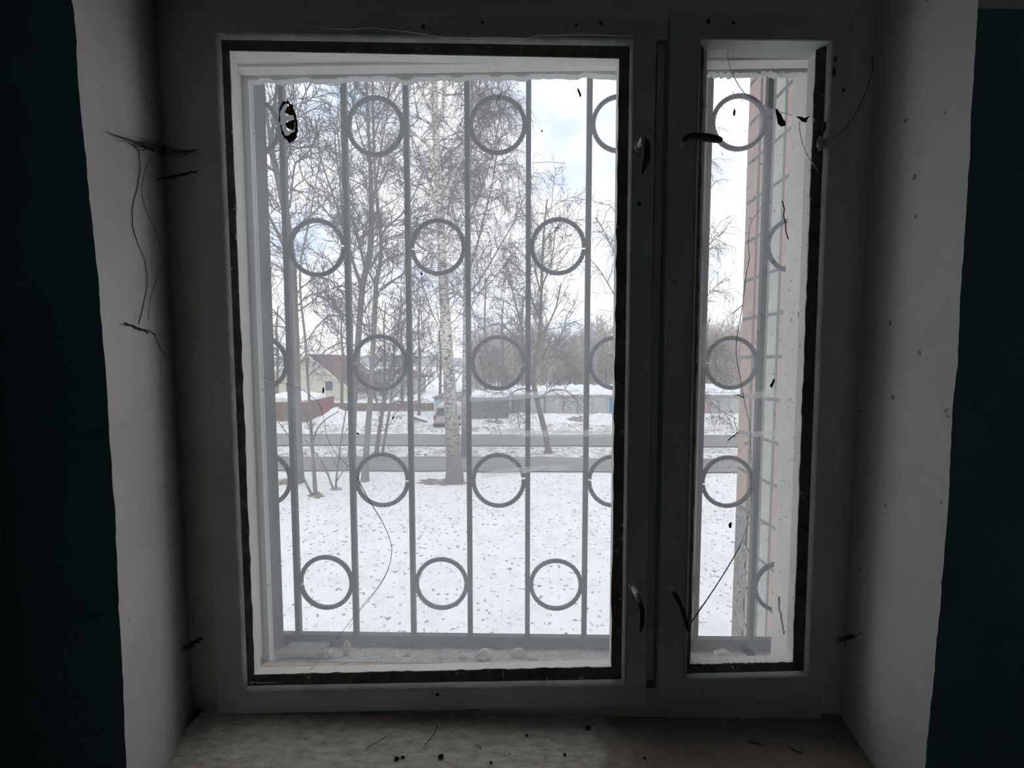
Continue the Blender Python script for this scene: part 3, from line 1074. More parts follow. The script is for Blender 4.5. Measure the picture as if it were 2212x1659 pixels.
# ------------------------------------------------------------------ grille of square bars and ribbed rings
gr = empty("window_grille", (0.0, YG, bar_bot), label="grey iron window grille of upright bars and ribbed rings", cat="grille")
HPX = 782
bar_px = [500, 627, 756.5, 885.5, 1012.5, 1140.5, 1267.5, 1392, 1517, 1641.5, 1766]
bar_x = [at(px, HPX, YG).x for px in bar_px]
gt = fz_top + 0.06
for x in bar_x:
    mb = MB()
    h = 0.0072
    mb.box(x - h, x + h, YG - h, YG + h, bar_bot + 0.004, gt)
    mb.build("bar", M['iron'], gr)
mb = MB(); mb.box(bar_x[0] - 0.02, bar_x[-1] + 0.02, YG - 0.010, YG + 0.006, bar_bot, bar_top); mb.build("bottom_bar", M['iron'], gr)
mb = MB(); mb.box(bar_x[0] - 0.02, bar_x[-1] + 0.02, YG - 0.010, YG + 0.006, gt, gt + 0.03); mb.build("top_bar", M['iron'], gr)


def ring_mesh(rad, tr, seed):
    """reinforcing rod bent into a ring with a gap at the weld"""
    rr = random.Random(seed)
    mb = MB()
    n = 132
    gap = 0.05
    pts, rads = [], []
    for i in range(n + 1):
        a = gap + (2 * math.pi - 2 * gap) * i / n
        pts.append(Vector((rad * math.cos(a), 0, rad * math.sin(a))))
        rads.append(tr * (1.09 if i % 3 == 0 else 0.93))
    mb.tube(pts, rads, 8)
    me = bpy.data.meshes.new("ring")
    me.from_pydata(mb.v, [], mb.f)
    me.materials.append(M['iron'])
    return me


RINGM = ring_mesh(0.0755, 0.0068, 1)
rows_even = [270, 784, 1038]
rows_odd = [533, 1262]
for c in range(10):
    for py in (rows_even if c % 2 == 0 else rows_odd):
        xc = (bar_x[c] + bar_x[c + 1]) / 2
        z = at(1106, py, YG).z
        o = bpy.data.objects.new("ring", RINGM)
        COL.objects.link(o)
        o.parent = gr
        o.location = (xc - gr.location.x, 0.0, z - gr.location.z)
        rr = random.Random(c * 31 + py)
        o.rotation_euler = (0, (math.pi if rr.random() < 0.45 else 0) + rr.uniform(-0.1, 0.1), 0)
        s_ = (bar_x[c + 1] - bar_x[c]) / 0.1725
        o.scale = (s_ * rr.uniform(0.985, 1.0), 1, s_ * rr.uniform(0.985, 1.01))

# ------------------------------------------------------------------ brick wing beside the window
WX = 0.955
wing = empty("wall_wing", (WX, 0.28, GZ), kind="structure", label="pink and grey brick side of the projecting wing on the right")



def wing_y(px):
    d = ray(px, HPX)
    return CAM.y + d.y * (WX - CAM.x) / d.x


cols = [(0.285, 0.36, 1), (0.366, 0.43, 1), (0.436, 0.497, 1), (0.503, wing_y(1682), 0), (wing_y(1679), wing_y(1658), 1), (wing_y(1654), wing_y(1630), 0), (wing_y(1626), wing_y(1602), 0)]
mb = MB(); mb.box(WX - 0.0035, WX + 1.6, 0.275, wing_y(1602) - 0.0005, GZ, 6.0); mb.build("core", M['mortar'], wing)
HJ = 87.0 / (1641.5 - 1120.7) * WX
z0 = at(1640, 771.5, wing_y(1640)).z
brick_cache = {}
for ci, (ya, yb, pale) in enumerate(cols):
    for k in range(-8, 9):
        zc = z0 + (k + 0.5) * HJ
        key = ci
        if key not in brick_cache:
            w, h = (yb - ya), HJ - 0.012
            me = bpy.data.meshes.new("brick")
            bm = MB()
            e = 0.003
            t = 0.016
            a = [(0.010, -w / 2, -h / 2), (0.010, w / 2, -h / 2), (0.010, w / 2, h / 2), (0.010, -w / 2, h / 2)]
            b = [(-t + 0.010 + e, -w / 2, -h / 2), (-t + 0.010 + e, w / 2, -h / 2), (-t + 0.010 + e, w / 2, h / 2), (-t + 0.010 + e, -w / 2, h / 2)]
            c = [(-t + 0.010, -w / 2 + e, -h / 2 + e), (-t + 0.010, w / 2 - e, -h / 2 + e), (-t + 0.010, w / 2 - e, h / 2 - e), (-t + 0.010, -w / 2 + e, h / 2 - e)]
            vs = a + b + c
            fs = [(8, 11, 10, 9)]
            for s in (0, 4):
                for i in range(4):
                    j = (i + 1) % 4
                    fs.append((s + i, s + 4 + i, s + 4 + j, s + j))
            me.from_pydata(vs, [], fs)
            me.materials.append(M['brick_pale'] if pale else M['brick'])
            brick_cache[key] = me
        o = bpy.data.objects.new("brick", brick_cache[key])
        COL.objects.link(o)
        o.parent = wing
        o.location = (R.uniform(-0.001, 0.001), (ya + yb) / 2 - 0.28, zc - GZ)

# crumbling render down the far corner of the wing
cr = MB()
rr = random.Random(9)
for za, zb, amp in ((0.2, 0.93, 0.020),):
    n = 70
    prev = None
    w_ = 0
    for i in range(n + 1):
        z = za + (zb - za) * i / n
        if i % 2 == 0:
            w_ = rr.random() * amp
        row = [(WX - 0.007, 0.765 - w_ * 2.0, z), (WX - 0.011, 0.825 + w_ * 0.3, z), (WX + 0.02, 0.838 + w_, z)]
        b = len(cr.v)
        cr.v.extend(row)
        if prev is not None:
            cr.f += [(prev, prev + 1, b + 1, b), (prev + 1, prev + 2, b + 2, b + 1)]
            cr.m += [0, 0]
        prev = b
cr.build("render_crust", M['ledge'], wing)

# ------------------------------------------------------------------ things stuck to the glass
YT = 0.0215


def tape(pts_top, pts_bot, label, y=YT, curl=0.0):
    n = len(pts_top)
    a = [at(x, yy, y - curl * (i / (n - 1)) ** 2) for i, (x, yy) in enumerate(pts_top)]
    b = [at(x, yy, y - curl * (i / (n - 1)) ** 2) for i, (x, yy) in enumerate(pts_bot)]
    mb = MB()
    for off, rev in ((0.0, False), (0.0004, True)):
        vs = [(p.x, p.y + off, p.z) for p in a] + [(p.x, p.y + off, p.z) for p in b]
        fs = [(i, i + 1, n + i + 1, n + i) for i in range(n - 1)]
        mb.add(vs, [tuple(reversed(f)) for f in fs] if not rev else fs)
    return mb.build("adhesive_tape", M['tape'], None, label=label, cat="tape", group="loose strips of clear tape on the glass")


tape([(1015, 854), (1080, 850), (1150, 846), (1210, 843), (1252, 842)], [(1015, 867), (1080, 866), (1150, 860), (1210, 851), (1252, 845)],
     "long clear tape strip tapering to a point over the garage roofs")
tape([(1060, 927), (1100, 926), (1125, 928)], [(1056, 938), (1100, 940), (1120, 943)], "short torn tape scrap left of the road tape")
tape([(1126, 930), (1200, 930), (1270, 929), (1332, 930)], [(1120, 943), (1200, 943), (1270, 943), (1332, 944)],
     "wide clear tape strip lying over the far road")
tape([(1040, 1022), (1090, 1013), (1140, 1008), (1188, 1005)], [(1040, 1033), (1090, 1029), (1140, 1021), (1188, 1009)],
     "wrinkled tape strip across the lowest ring near the thick birch")
tape([(1186, 1006), (1215, 1004), (1232, 1012)], [(1184, 1018), (1210, 1016), (1232, 1013)], "small tape end right of the wrinkled strip")
tape([(1607, 851), (1640, 845), (1686, 842)], [(1607, 862), (1640, 860), (1686, 858)], "upper tape strip on the narrow pane")
tape([(1623, 933), (1660, 929), (1700, 926)], [(1625, 944), (1660, 942), (1702, 939)], "lower tape strip on the narrow pane")
tape([(1582, 850), (1594, 853), (1606, 858)], [(1586, 861), (1596, 863), (1604, 862)], "curled tape end left of the upper narrow strip", curl=0.004)
tape([(1594, 933), (1608, 934), (1621, 936)], [(1584, 945), (1604, 945), (1620, 943)], "curled tape end left of the lower narrow strip", curl=0.004)
tape([(1518, 699), (1525, 700), (1530, 703)], [(1512, 780), (1518, 790), (1526, 795)], "upright tape scrap at the left edge of the narrow pane")


def flake(px_pts, y, label, m, name, cat, th=0.0012, group=None):
    a = [at(x, yy, y + R.uniform(-0.0006, 0.0006)) for x, yy in px_pts]
    b = [Vector((p.x, p.y + th, p.z)) for p in a]
    mb = MB(); mb.hexa(a, b)
    return mb.build(name, m, None, label=label, cat=cat, group=group)


# torn sticker rest, a ragged oval ring with brown patches inside
st_c = (622, 262)
st = empty("sticker_remnant", at(st_c[0], st_c[1], YT), label="torn dark brown oval sticker rest at upper left of the large pane", cat="sticker")
rr = random.Random(5)


def oval(t, k):
    a = 2 * math.pi * t
    x, y = 19 * math.cos(a), 44 * math.sin(a)
    lean = 0.13 * y
    return (st_c[0] + (x + 0.0) * k + lean * k, st_c[1] + y * k + 1.5 * math.cos(3 * a))


def child(mb, name, m, root):
    o = mb.build(name, m, None)
    o.parent = root
    o.matrix_parent_inverse = Matrix.Translation(root.location).inverted()
    return o


mb = MB()
n = 72
outl, inl = [], []
for i in range(n):
    t = i / n
    th = 0.11 + 0.12 * max(0, math.cos(2 * math.pi * t)) + (0.05 if 0.18 < t < 0.32 else 0)
    gap = 0.06 if (0.46 < t < 0.50 or 0.55 < t < 0.57) else th
    outl.append(oval(t, 1.0 + rr.uniform(-0.05, 0.08)))
    inl.append(oval(t, 1.0 - gap + rr.uniform(-0.06, 0.04)))
va = [at(x, y, YT + rr.uniform(-0.001, 0.0003)) for x, y in outl]
vb = [at(x, y, YT + rr.uniform(-0.001, 0.0003)) for x, y in inl]
mb.add(va + vb, [(i, (i + 1) % n, n + (i + 1) % n, n + i) for i in range(n)])
mb.add([Vector((p.x, p.y + 0.0016, p.z)) for p in va + vb], [(i, n + i, n + (i + 1) % n, (i + 1) % n) for i in range(n)])
child(mb, "torn_rim", M['sticker_rim'], st)


def blob(pts, y, th, name, m, root):
    a = [at(x, yy, y) for x, yy in pts]
    mb = MB(); mb.hexa(a, [Vector((p.x, p.y + th, p.z)) for p in a])
    return child(mb, name, m, root)


blob([(617, 238), (620, 230), (627, 229), (633, 233), (635, 240), (634, 248), (627, 249), (619, 245), (615, 242)], YT, 0.001, "brown_patch", M['sticker'], st)
blob([(617, 266), (622, 263), (630, 260), (636, 258), (636, 272), (633, 282), (628, 279), (621, 277), (617, 271)], YT, 0.001, "brown_patch", M['sticker'], st)
blob([(607, 224), (614, 220), (618, 226), (616, 236), (613, 244), (617, 250), (629, 251), (634, 253), (628, 258), (618, 262), (615, 270), (618, 279), (626, 284), (633, 284), (634, 288), (620, 292), (611, 284), (606, 268), (603, 250), (603, 236)],
     YT + 0.0012, 0.0006, "paper_layer", M['sticker_pale'], st)
blob([(614, 292), (622, 293), (632, 286), (640, 284), (641, 296), (634, 303), (624, 301), (617, 297)], YT, 0.001, "brown_patch", M['debris'], st)

flake([(1676, 236), (1680, 235), (1683, 243), (1688, 247), (1691, 256), (1697, 263), (1697, 271), (1688, 273), (1681, 267), (1679, 255), (1677, 246)], YT,
      "dark curled leaf scrap below the broken glass edge", M['debris'], "leaf_scrap", "leaf")
flake([(1720, 251), (1731, 252), (1738, 255), (1750, 250), (1744, 258), (1742, 264), (1733, 262), (1727, 256)], 0.019,
      "dark knot of cobweb dirt on the narrow sash stile", M['debris'], "dirt_knot", "dirt")
thread([(1690, 434), (1694, 450), (1693, 466), (1697, 485), (1698, 500), (1703, 517)], YT, 0.0011, M['debris'], "dry_stalk", None, wob=0.0006, seed=3,
       label="dry dark stalk hanging on the narrow pane above the second ring", cat="stalk")
thread([(1252, 184), (1250, 193), (1254, 200), (1252, 207)], YT, [0.0006, 0.0011] * 8, M['debris'], "insect_husk", None, seed=4,
       label="dark dried insect husk near the blue sky patch", cat="insect") if False else None
flake([(1252, 182), (1249, 190), (1253, 198), (1256, 206), (1253, 210), (1251, 203), (1247, 194)], YT,
      "dark dried insect husk high between the right hand bars", M['debris'], "insect_husk", "insect")
flake([(1587, 234), (1589, 240), (1588, 249), (1585, 250), (1584, 242)], YT, "small insect husk inside the top narrow pane ring", M['debris'], "insect_husk", "insect")
flake([(1724, 673), (1727, 680), (1728, 688), (1725, 687)], 0.06, "thin dark fleck on the outer stile right of the narrow pane", M['debris'], "dirt_fleck", "dirt")
flake([(1672, 817), (1674, 822), (1668, 838), (1663, 833), (1668, 826)], YT, "dark insect with thin legs beside the right brick wing", M['debris'], "insect_husk", "insect")
flake([(697, 837), (700, 838), (699, 849), (696, 848)], YT, "black fleck on the glass beside the gable window", M['debris'], "dirt_fleck", "dirt")
flake([(848, 900), (851, 899), (850, 906), (847, 905)], YT, "tiny black fleck on the glass over the snow bank", M['debris'], "dirt_fleck", "dirt")
flake([(771, 934), (776, 937), (774, 939), (770, 937)], YT, "tiny black fleck on the glass at the far road", M['debris'], "dirt_fleck", "dirt")
flake([(909, 589), (913, 590), (912, 594), (908, 593)], YT, "small black fleck under the birch ring", M['debris'], "dirt_fleck", "dirt")
flake([(1576, 1130), (1581, 1128), (1580, 1140), (1576, 1141), (1574, 1135)], YT, "brown fleck low in the narrow pane on the snow", M['debris'], "dirt_fleck", "dirt")
flake([(1204, 490), (1207, 490), (1207, 493), (1204, 493)], YT, "round black speck inside the ring beside the blue sky", M['debris'], "dirt_fleck", "dirt")
flake([(1169, 281), (1172, 281), (1172, 284), (1169, 284)], YT, "round black speck right of the birch twigs", M['debris'], "dirt_fleck", "dirt")
thread([(1083, 200), (1079, 208), (1074, 217), (1073, 224)], YT, 0.0007, M['debris'], "loose_thread", None, label="bent dark thread on the upper middle ring", cat="thread")
thread([(1150, 352), (1180, 350), (1205, 351), (1222, 353)], YT, 0.0004, M['debris'], "hair", None, label="fine straight hair on the glass under the blue sky", cat="hair")
thread([(1592, 852), (1600, 856), (1607, 859)], YT - 0.003, 0.0011, M['debris'], "tape_fold", None, label="dark folded edge of the upper narrow tape", cat="tape edge")
thread([(1572, 952), (1583, 943), (1594, 934)], YT - 0.004, 0.0011, M['debris'], "tape_fold", None, label="dark folded edge of the lower narrow tape", cat="tape edge")
thread([(1580, 678), (1592, 669), (1604, 659)], YT - 0.002, 0.0008, M['debris'], "loose_straw", None, label="short dark straw at the bend of the narrow pane crack", cat="straw")
thread([(1683, 1165), (1684, 1210), (1686, 1250), (1684, 1292), (1688, 1330), (1692, 1350), (1694, 1372)], 0.05, [0.0006] * 6 + [0.0014] * 25, M['debris'], "dirt_string", None, wob=0.0009, seed=8,
       label="clotted dirty string hanging in the lower right corner of the narrow pane", cat="string") if False else None
thread([(1684, 1290), (1683, 1310), (1688, 1330), (1690, 1348), (1694, 1370)], 0.06, 0.0019, M['debris'], "dirt_string", None, wob=0.0012, seed=8,
       label="clotted dirty string hanging in the lower right corner of the narrow pane", cat="string")
flake([(1605, 1400), (1622, 1402), (1632, 1412), (1628, 1424), (1618, 1420), (1612, 1412), (1606, 1410)], 0.06,
      "clot of dirt on the bottom of the narrow frame", M['debris'], "dirt_clot", "dirt", th=0.008)

# cobweb threads over the rails
thread([(500, 22), (560, 38), (620, 46), (680, 56), (740, 63), (805, 60), (850, 65), (910, 72), (950, 79), (1010, 82), (1060, 80), (1130, 82), (1170, 76), (1250, 74), (1320, 76), (1402, 78)],
       -0.006, 0.0011, M['web'], "cobweb_thread", None, wob=0.0006, seed=1, label="long pale cobweb thread along the top rail of the large sash", cat="cobweb")
thread([(1440, 66), (1510, 67), (1560, 62), (1610, 58), (1650, 52), (1700, 42), (1750, 33)], -0.006, 0.0009, M['web'], "cobweb_thread", None, wob=0.0006, seed=2,
       label="pale cobweb thread along the top rail of the narrow sash", cat="cobweb")
thread([(1727, 262), (1728, 285), (1734, 310), (1745, 337), (1758, 356), (1768, 372)], 0.012, 0.0007, M['crack'], "glass_fibre", None,
       label="bright white fibre hanging at the right of the narrow pane", cat="fibre")
thread([(1884, 120), (1885, 150), (1874, 190), (1852, 240), (1828, 275), (1800, 300)], -0.004, 0.0007, M['web_dark'], "cobweb_thread", None, wob=0.0006, seed=5,
       label="dark cobweb thread slanting over the right edge of the narrow sash", cat="cobweb")
# clots of old putty on the right stile
for i, (px, py, r) in enumerate(((1772, 310, 0.010), (1780, 275, 0.007), (1802, 155, 0.006), (1805, 128, 0.005))):
    stone(px, py, -0.002 if px > 1790 else 0.008, r, "putty_clot", ["grey putty clot low on the right moulding", "dark putty clot above the lowest clot on the right moulding",
          "small dark clot on the right stile", "topmost small clot on the right stile"][i], M['bead'] if i else M['soffit'], (0.7, 0.4, 1.6), 40 + i, "putty clots on the narrow sash", cat="putty")


def cobweb(name, label, centre, spread, n, y0, y1, m, seed, r=0.0006, slope=0.0, vert=0.3):
    rr = random.Random(seed)
    mb = MB()
    for i in range(n):
        cx = centre[0] + rr.gauss(0.15, 0.38) * spread[0]
        ln = rr.uniform(0.25, 0.8) * spread[0]
        a = rr.gauss(slope, vert)
        pts = []
        for k in range(6):
            t = k / 5 - 0.5
            px = cx + ln * t * 2 * math.cos(a)
            py = centre[1] + (px - centre[0]) * math.tan(slope) + ln * t * 2 * math.sin(a) * 0.4 + rr.uniform(-spread[1], spread[1]) * 0.3 + 6 * (t * t)
            yy = recess_y(px, py) if centre[0] < 500 else y0 + (y1 - y0) * (px - (centre[0] - spread[0])) / (2 * spread[0]) - 0.004
            pts.append(at(px, py, yy))
        mb.tube(pts, r, 3)
    return mb.build(name, m, None, label=label, cat="cobweb")


web = MB()
rr = random.Random(3)
SP = [(x, y, recess_y(x, y)) for x, y in ((213, 278), (258, 297), (300, 309), (345, 320), (390, 329), (434, 322))]


def spine(t):
    t = max(0.0, min(0.9999, t)) * (len(SP) - 1)
    i = int(t)
    f = t - i
    return [SP[i][k] + (SP[i + 1][k] - SP[i][k]) * f for k in range(3)]


for i in range(70):
    t0 = rr.random() ** 0.7 * 0.8
    t1 = min(1.0, t0 + rr.uniform(0.12, 0.45))
    amp = rr.gauss(0, 10)
    bow = rr.uniform(2, 12)
    pts = []
    for k in range(7):
        t = t0 + (t1 - t0) * k / 6
        x, y, d = spine(t)
        env = math.sin(math.pi * min(1, t * 1.02)) ** 1.2
        pts.append(at(x, y + amp * env * (0.4 + 0.6 * math.sin(math.pi * k / 6)) + bow * env * math.sin(math.pi * k / 6) * rr.uniform(0.6, 1.2), d))
    web.tube(pts, rr.uniform(0.00022, 0.00045), 3)
web.build("dusty_cobweb", M['web_dark'], None, label="large dark dusty cobweb across the left recess near the top ring row", cat="cobweb")
cobweb("dusty_cobweb", "short dark tuft of cobweb in the left corner under the large web", (378, 380), (30, 6), 22, -0.05, -0.004, M['web_dark'], 4, 0.0011, -0.2, 0.15)
cobweb("dusty_cobweb", "small combed cobweb tuft low on the left recess", (290, 706), (32, 9), 12, -0.17, -0.10, M['web_dark'], 5, 0.0006, 0.28, 0.1)
cobweb("dusty_cobweb", "dark cobweb clot at the lower left of the window frame", (412, 1392), (22, 16), 30, -0.03, -0.004, M['web_dark'], 6, 0.0010, -0.5, 0.9)
cobweb("dusty_cobweb", "dark cobweb clot on the right recess near the sill", (1828, 1378), (20, 14), 30, 0.0, -0.04, M['web_dark'], 7, 0.0008, -0.2, 0.9)
thread([(318, 200), (322, 225), (340, 260), (352, 285), (345, 310), (330, 335), (312, 380), (308, 420), (318, 455), (338, 500), (350, 540), (352, 575), (338, 610), (325, 650), (322, 690)],
       'recess', 0.0008, M['web'], "cobweb_strand", None, wob=0.0007, seed=11, label="long pale wavy cobweb strand hanging in the left recess", cat="cobweb")
thread([(335, 722), (345, 745), (358, 765), (372, 785), (388, 805)], 'recess', 0.0013, M['web'], "cobweb_strand", None, wob=0.0012, seed=12,
       label="short pale cobweb strand at the foot of the left recess web", cat="cobweb")
thread([(300, 325), (303, 360), (298, 400), (288, 440), (286, 480), (296, 520), (312, 560), (318, 610), (310, 660), (300, 700)], 'recess', 0.0008, M['web_shadow'], "cobweb_strand", None, wob=0.0007, seed=13,
       label="soft cobweb shadow on the left recess plaster, made as a grey strand", cat="cobweb")  # this strand is a painted shadow, not a second web


# crumbs and dead bits on the sill
def sill_pt(px, py):
    return atz(px, py, SILLZ)


for i, (px, py, r, lab) in enumerate(((857, 1641, 0.0046, "dark crumb pair on the sill, left of the other big crumb"), (953, 1637, 0.0055, "largest dark crumb on the sill"),
                                      (1138, 1590, 0.0030, "dark seed shaped crumb near the middle of the sill"), (1220, 1632, 0.0030, "small dark crumb right of the sill middle"),
                                      (1060, 1648, 0.0026, "thin dark crumb at the front of the sill"), (1270, 1575, 0.0052, "dark flake near the narrow sash on the sill"),
                                      (870, 1638, 0.0036, "dark crumb just right of the crumb pair"), (1392, 1640, 0.0028, "dark crumb on the stained right side of the sill"))):
    c = sill_pt(px, py)
    o = stone(px, py, c.y, r, "crumb", lab, M['debris'], (1.2, 0.8, 0.7), 60 + i, "crumbs on the sill", cat="crumb")
    o.location = (c.x, c.y, SILLZ + r * 0.45 + 0.001)
for i, (pa, pb, lab) in enumerate((((788, 1620), (836, 1592), "longer thin straw on the left half of the sill"), ((918, 1612), (946, 1570), "thin dark straw leaning toward the sash on the sill"),
                                   ((1026, 1610), (1040, 1620), "short straw in the middle of the sill"))):
    a, b = sill_pt(*pa), sill_pt(*pb)
    mid = (a + b) / 2 + Vector((0.004, 0.0, 0))
    mb = MB(); mb.tube([a + Vector((0, 0, 0.003)), mid + Vector((0, 0, 0.004)), b + Vector((0, 0, 0.003))], 0.0007, 4)
    mb.build("straw", M['debris'], None, label=lab, cat="straw", group="straws on the sill")
for i, (pts, lab) in enumerate((([(1700, 1600), (1722, 1608), (1736, 1622), (1728, 1630), (1708, 1618)], "curled paint flake on the right side of the sill"),
                                ([(1610, 1598), (1640, 1604), (1652, 1612), (1622, 1606)], "flat paint flake left of the curled one on the sill"))):
    a = [sill_pt(*p) + Vector((0, 0, 0.003 + 0.003 * (k % 2))) for k, p in enumerate(pts)]
    mb = MB(); mb.hexa(a, [p - Vector((0, 0, 0.001)) for p in a])
    mb.build("paint_flake", M['sill'], None, label=lab, cat="flake", group="paint flakes on the sill")

# ------------------------------------------------------------------ ground outside
ground = MB()
xs = []
x = -0.0
step = 0.35
half = [0.0]
while half[-1] < 320:
    half.append(half[-1] + step)
    if half[-1] > 16:
        step *= 1.25
xs = [-h for h in reversed(half[1:])] + half
ys = [1.5]
step = 0.22
while ys[-1] < 520:
    ys.append(ys[-1] + step)
    if ys[-1] > 32:
        step *= 1.22


def road_y(py):
    return atz(1106, py).y


RD1 = (road_y(1018), road_y(988))
RD2 = (road_y(963), road_y(938))


def ground_z(x, y):
    z = 0.06 * noise.noise((x * 0.35, y * 0.35, 0)) + 0.03 * noise.noise((x * 1.4, y * 1.4, 3))
    for a, b in (RD1, RD2):
        d = max(a - y, y - b)
        if d < 0.5:
            z = z * max(0.0, d) * 2 - (0.05 if d < 0 else 0.05 * (1 - d * 2))
    # ploughed bank past the far road
    d = y - (RD2[1] + 1.7)
    if -1.6 < d < 4.5:
        k = math.exp(-(d / 1.3) ** 2)
        z += k * (0.36 + 0.34 * noise.noise((x * 0.30, 7.7, 1)) + 0.10 * noise.noise((x * 1.6, y * 1.6, 5)))
    d = y - (RD1[1] + 0.9)
    k = math.exp(-(d / 0.6) ** 2)
    z += k * (0.06 + 0.05 * noise.noise((x * 0.9, y * 1.6, 8)))
    return GZ + z


for y in ys:
    for x in xs:
        ground.v.append((x, y, ground_z(x, y)))
W = len(xs)
for j in range(len(ys) - 1):
    bank = RD2[1] < ys[j] < RD2[1] + 3.2 or RD1[1] < ys[j] < RD2[0]
    for i in range(W - 1):
        a = j * W + i
        ground.f.append((a, a + 1, a + W + 1, a + W))
        ground.m.append(1 if bank else 0)
struct(ground.build("ground", [M['snow'], M['snow_dirty']], smooth=True), "snow covered yard and verge outside")
for a, b, nm, lab in ((RD1[0], RD1[1], "road", "nearer wet asphalt road between snow strips"), (RD2[0], RD2[1], "road", "farther asphalt road in front of the snow bank")):
    mb = MB()
    n = 160
    rr = random.Random(int(a * 10))
    lo, hi = [], []
    for i in range(n + 1):
        x = -80 + 160 * i / n
        lo.append((x, a + 0.25 * noise.noise((x * 0.5, a, 0)), GZ + 0.004))
        hi.append((x, b + 0.30 * noise.noise((x * 0.5, b, 4)), GZ + 0.004))
    mb.add(lo + hi, [(i, i + 1, n + 2 + i, n + 1 + i) for i in range(n)])
    struct(mb.build(nm, M['road']), lab)


def patch(px0, px1, py0, py1, name, label, seed, m='earth'):
    rr = random.Random(seed)
    mb = MB()
    n = 30
    vs = []
    cx, cy = (px0 + px1) / 2, (py0 + py1) / 2
    c = atz(cx, cy)
    vs.append((c.x, c.y, ground_z(c.x, c.y) + 0.03))
    for i in range(n):
        a = 2 * math.pi * i / n
        k = rr.uniform(0.45, 1.15)
        p = atz(cx + (px1 - px0) / 2 * k * math.cos(a), cy - (py1 - py0) / 2 * k * math.sin(a))
        vs.append((p.x, p.y, ground_z(p.x, p.y) + 0.02))
    mb.add(vs, [(0, 1 + i, 1 + (i + 1) % n) for i in range(n)])
    return struct(mb.build(name, M[m]), label)


patch(1040, 1098, 906, 921, "ground_patch", "bare earth patch in front of the dark grey garage", 1)
patch(1220, 1270, 899, 913, "ground_patch", "bare earth patch in front of the pale garages", 2)
patch(895, 1020, 1034, 1049, "ground_patch", "earth melted free round the thick birch", 3)
patch(665, 705, 1064, 1077, "ground_patch", "earth round the young shrub", 4)
patch(585, 660, 1036, 1050, "ground_patch", "earth round the left hand tree", 5)
patch(1170, 1198, 972, 982, "ground_patch", "earth round the leaning tree", 6)
patch(712, 742, 1053, 1061, "ground_patch", "earth round the second young shrub", 7)


# ------------------------------------------------------------------ trees
def wander(p, d, length, n, wob, trop, rr):
    pts = [p.copy()]
    d = d.normalized()
    s = length / n
    for i in range(n):
        d = d + Vector((rr.gauss(0, wob), rr.gauss(0, wob), rr.gauss(0, wob) + trop))
        d.normalize()
        pts.append(pts[-1] + d * s)
    return pts, d


def off_dir(d, ang, rr, flat=1.0):
    u = Vector((1, 0, 0)) if abs(d.x) < 0.7 else Vector((0, 1, 0))
    u = (u - d * u.dot(d)).normalized()
    w = d.cross(u)
    a = rr.uniform(0, 2 * math.pi)
    s = u * math.cos(a) + w * math.sin(a)
    s.y *= flat
    return (d * math.cos(ang) + s * math.sin(ang)).normalized()


def sprout(tw, pts, r_at, level, P, rr, start=0.15):
    """side shoots along a branch, recursively"""
    seg = [(pts[i + 1] - pts[i]).length for i in range(len(pts) - 1)]
    total = sum(seg)
    cnt = int(total * P['dens'][level] * rr.uniform(0.8, 1.2))
    for _ in range(cnt):
        t = start + (1 - start) * rr.random()
        want = t * total
        acc = 0
        for i, s in enumerate(seg):
            if acc + s >= want or i == len(seg) - 1:
                f = (want - acc) / max(s, 1e-6)
                p = pts[i] + (pts[i + 1] - pts[i]) * min(1, f)
                d = (pts[i + 1] - pts[i]).normalized()
                break
            acc += s
        L = P['len'][level] * rr.uniform(0.45, 1.25) * (1.05 - 0.55 * t)
        nd = off_dir(d, math.radians(rr.uniform(*P['ang'][level])), rr, P.get('flat', 1.0))
        nn = P['seg'][level]
        q, _d = wander(p, nd, L, nn, P['wob'][level], P['trop'][level], rr)
        r0 = P['rad'][level] * rr.uniform(0.7, 1.15)
        tw.twig(q, r0, r0 * (0.5 if level < P['levels'] - 1 else 0.6))
        if level + 1 < P['levels']:
            sprout(tw, q, None, level + 1, P, rr, 0.12)


def pix_path(pts, Y, depth_wob=0.0, seed=0):
    rr = random.Random(seed)
    out, rad = [], []
    dy = 0.0
    for i, (px, py, w) in enumerate(pts):
        if i:
            dy += rr.uniform(-depth_wob, depth_wob)
        p = at(px, py, Y + dy)
        out.append(p)
        rad.append(max(0.004, w * 0.5 * (p.y - CAM.y) / FPX))
    return out, rad


def smooth_path(pts, rad, k=4):
    op, orr = [], []
    for i in range(len(pts) - 1):
        p0 = pts[max(0, i - 1)]; p1 = pts[i]; p2 = pts[i + 1]; p3 = pts[min(len(pts) - 1, i + 2)]
        for j in range(k):
            t = j / k
            op.append(0.5 * ((2 * p1) + (p2 - p0) * t + (2 * p0 - 5 * p1 + 4 * p2 - p3) * t * t + (3 * p1 - p0 - 3 * p2 + p3) * t ** 3))
            orr.append(rad[i] + (rad[i + 1] - rad[i]) * t)
    op.append(pts[-1]); orr.append(rad[-1])
    return op, orr


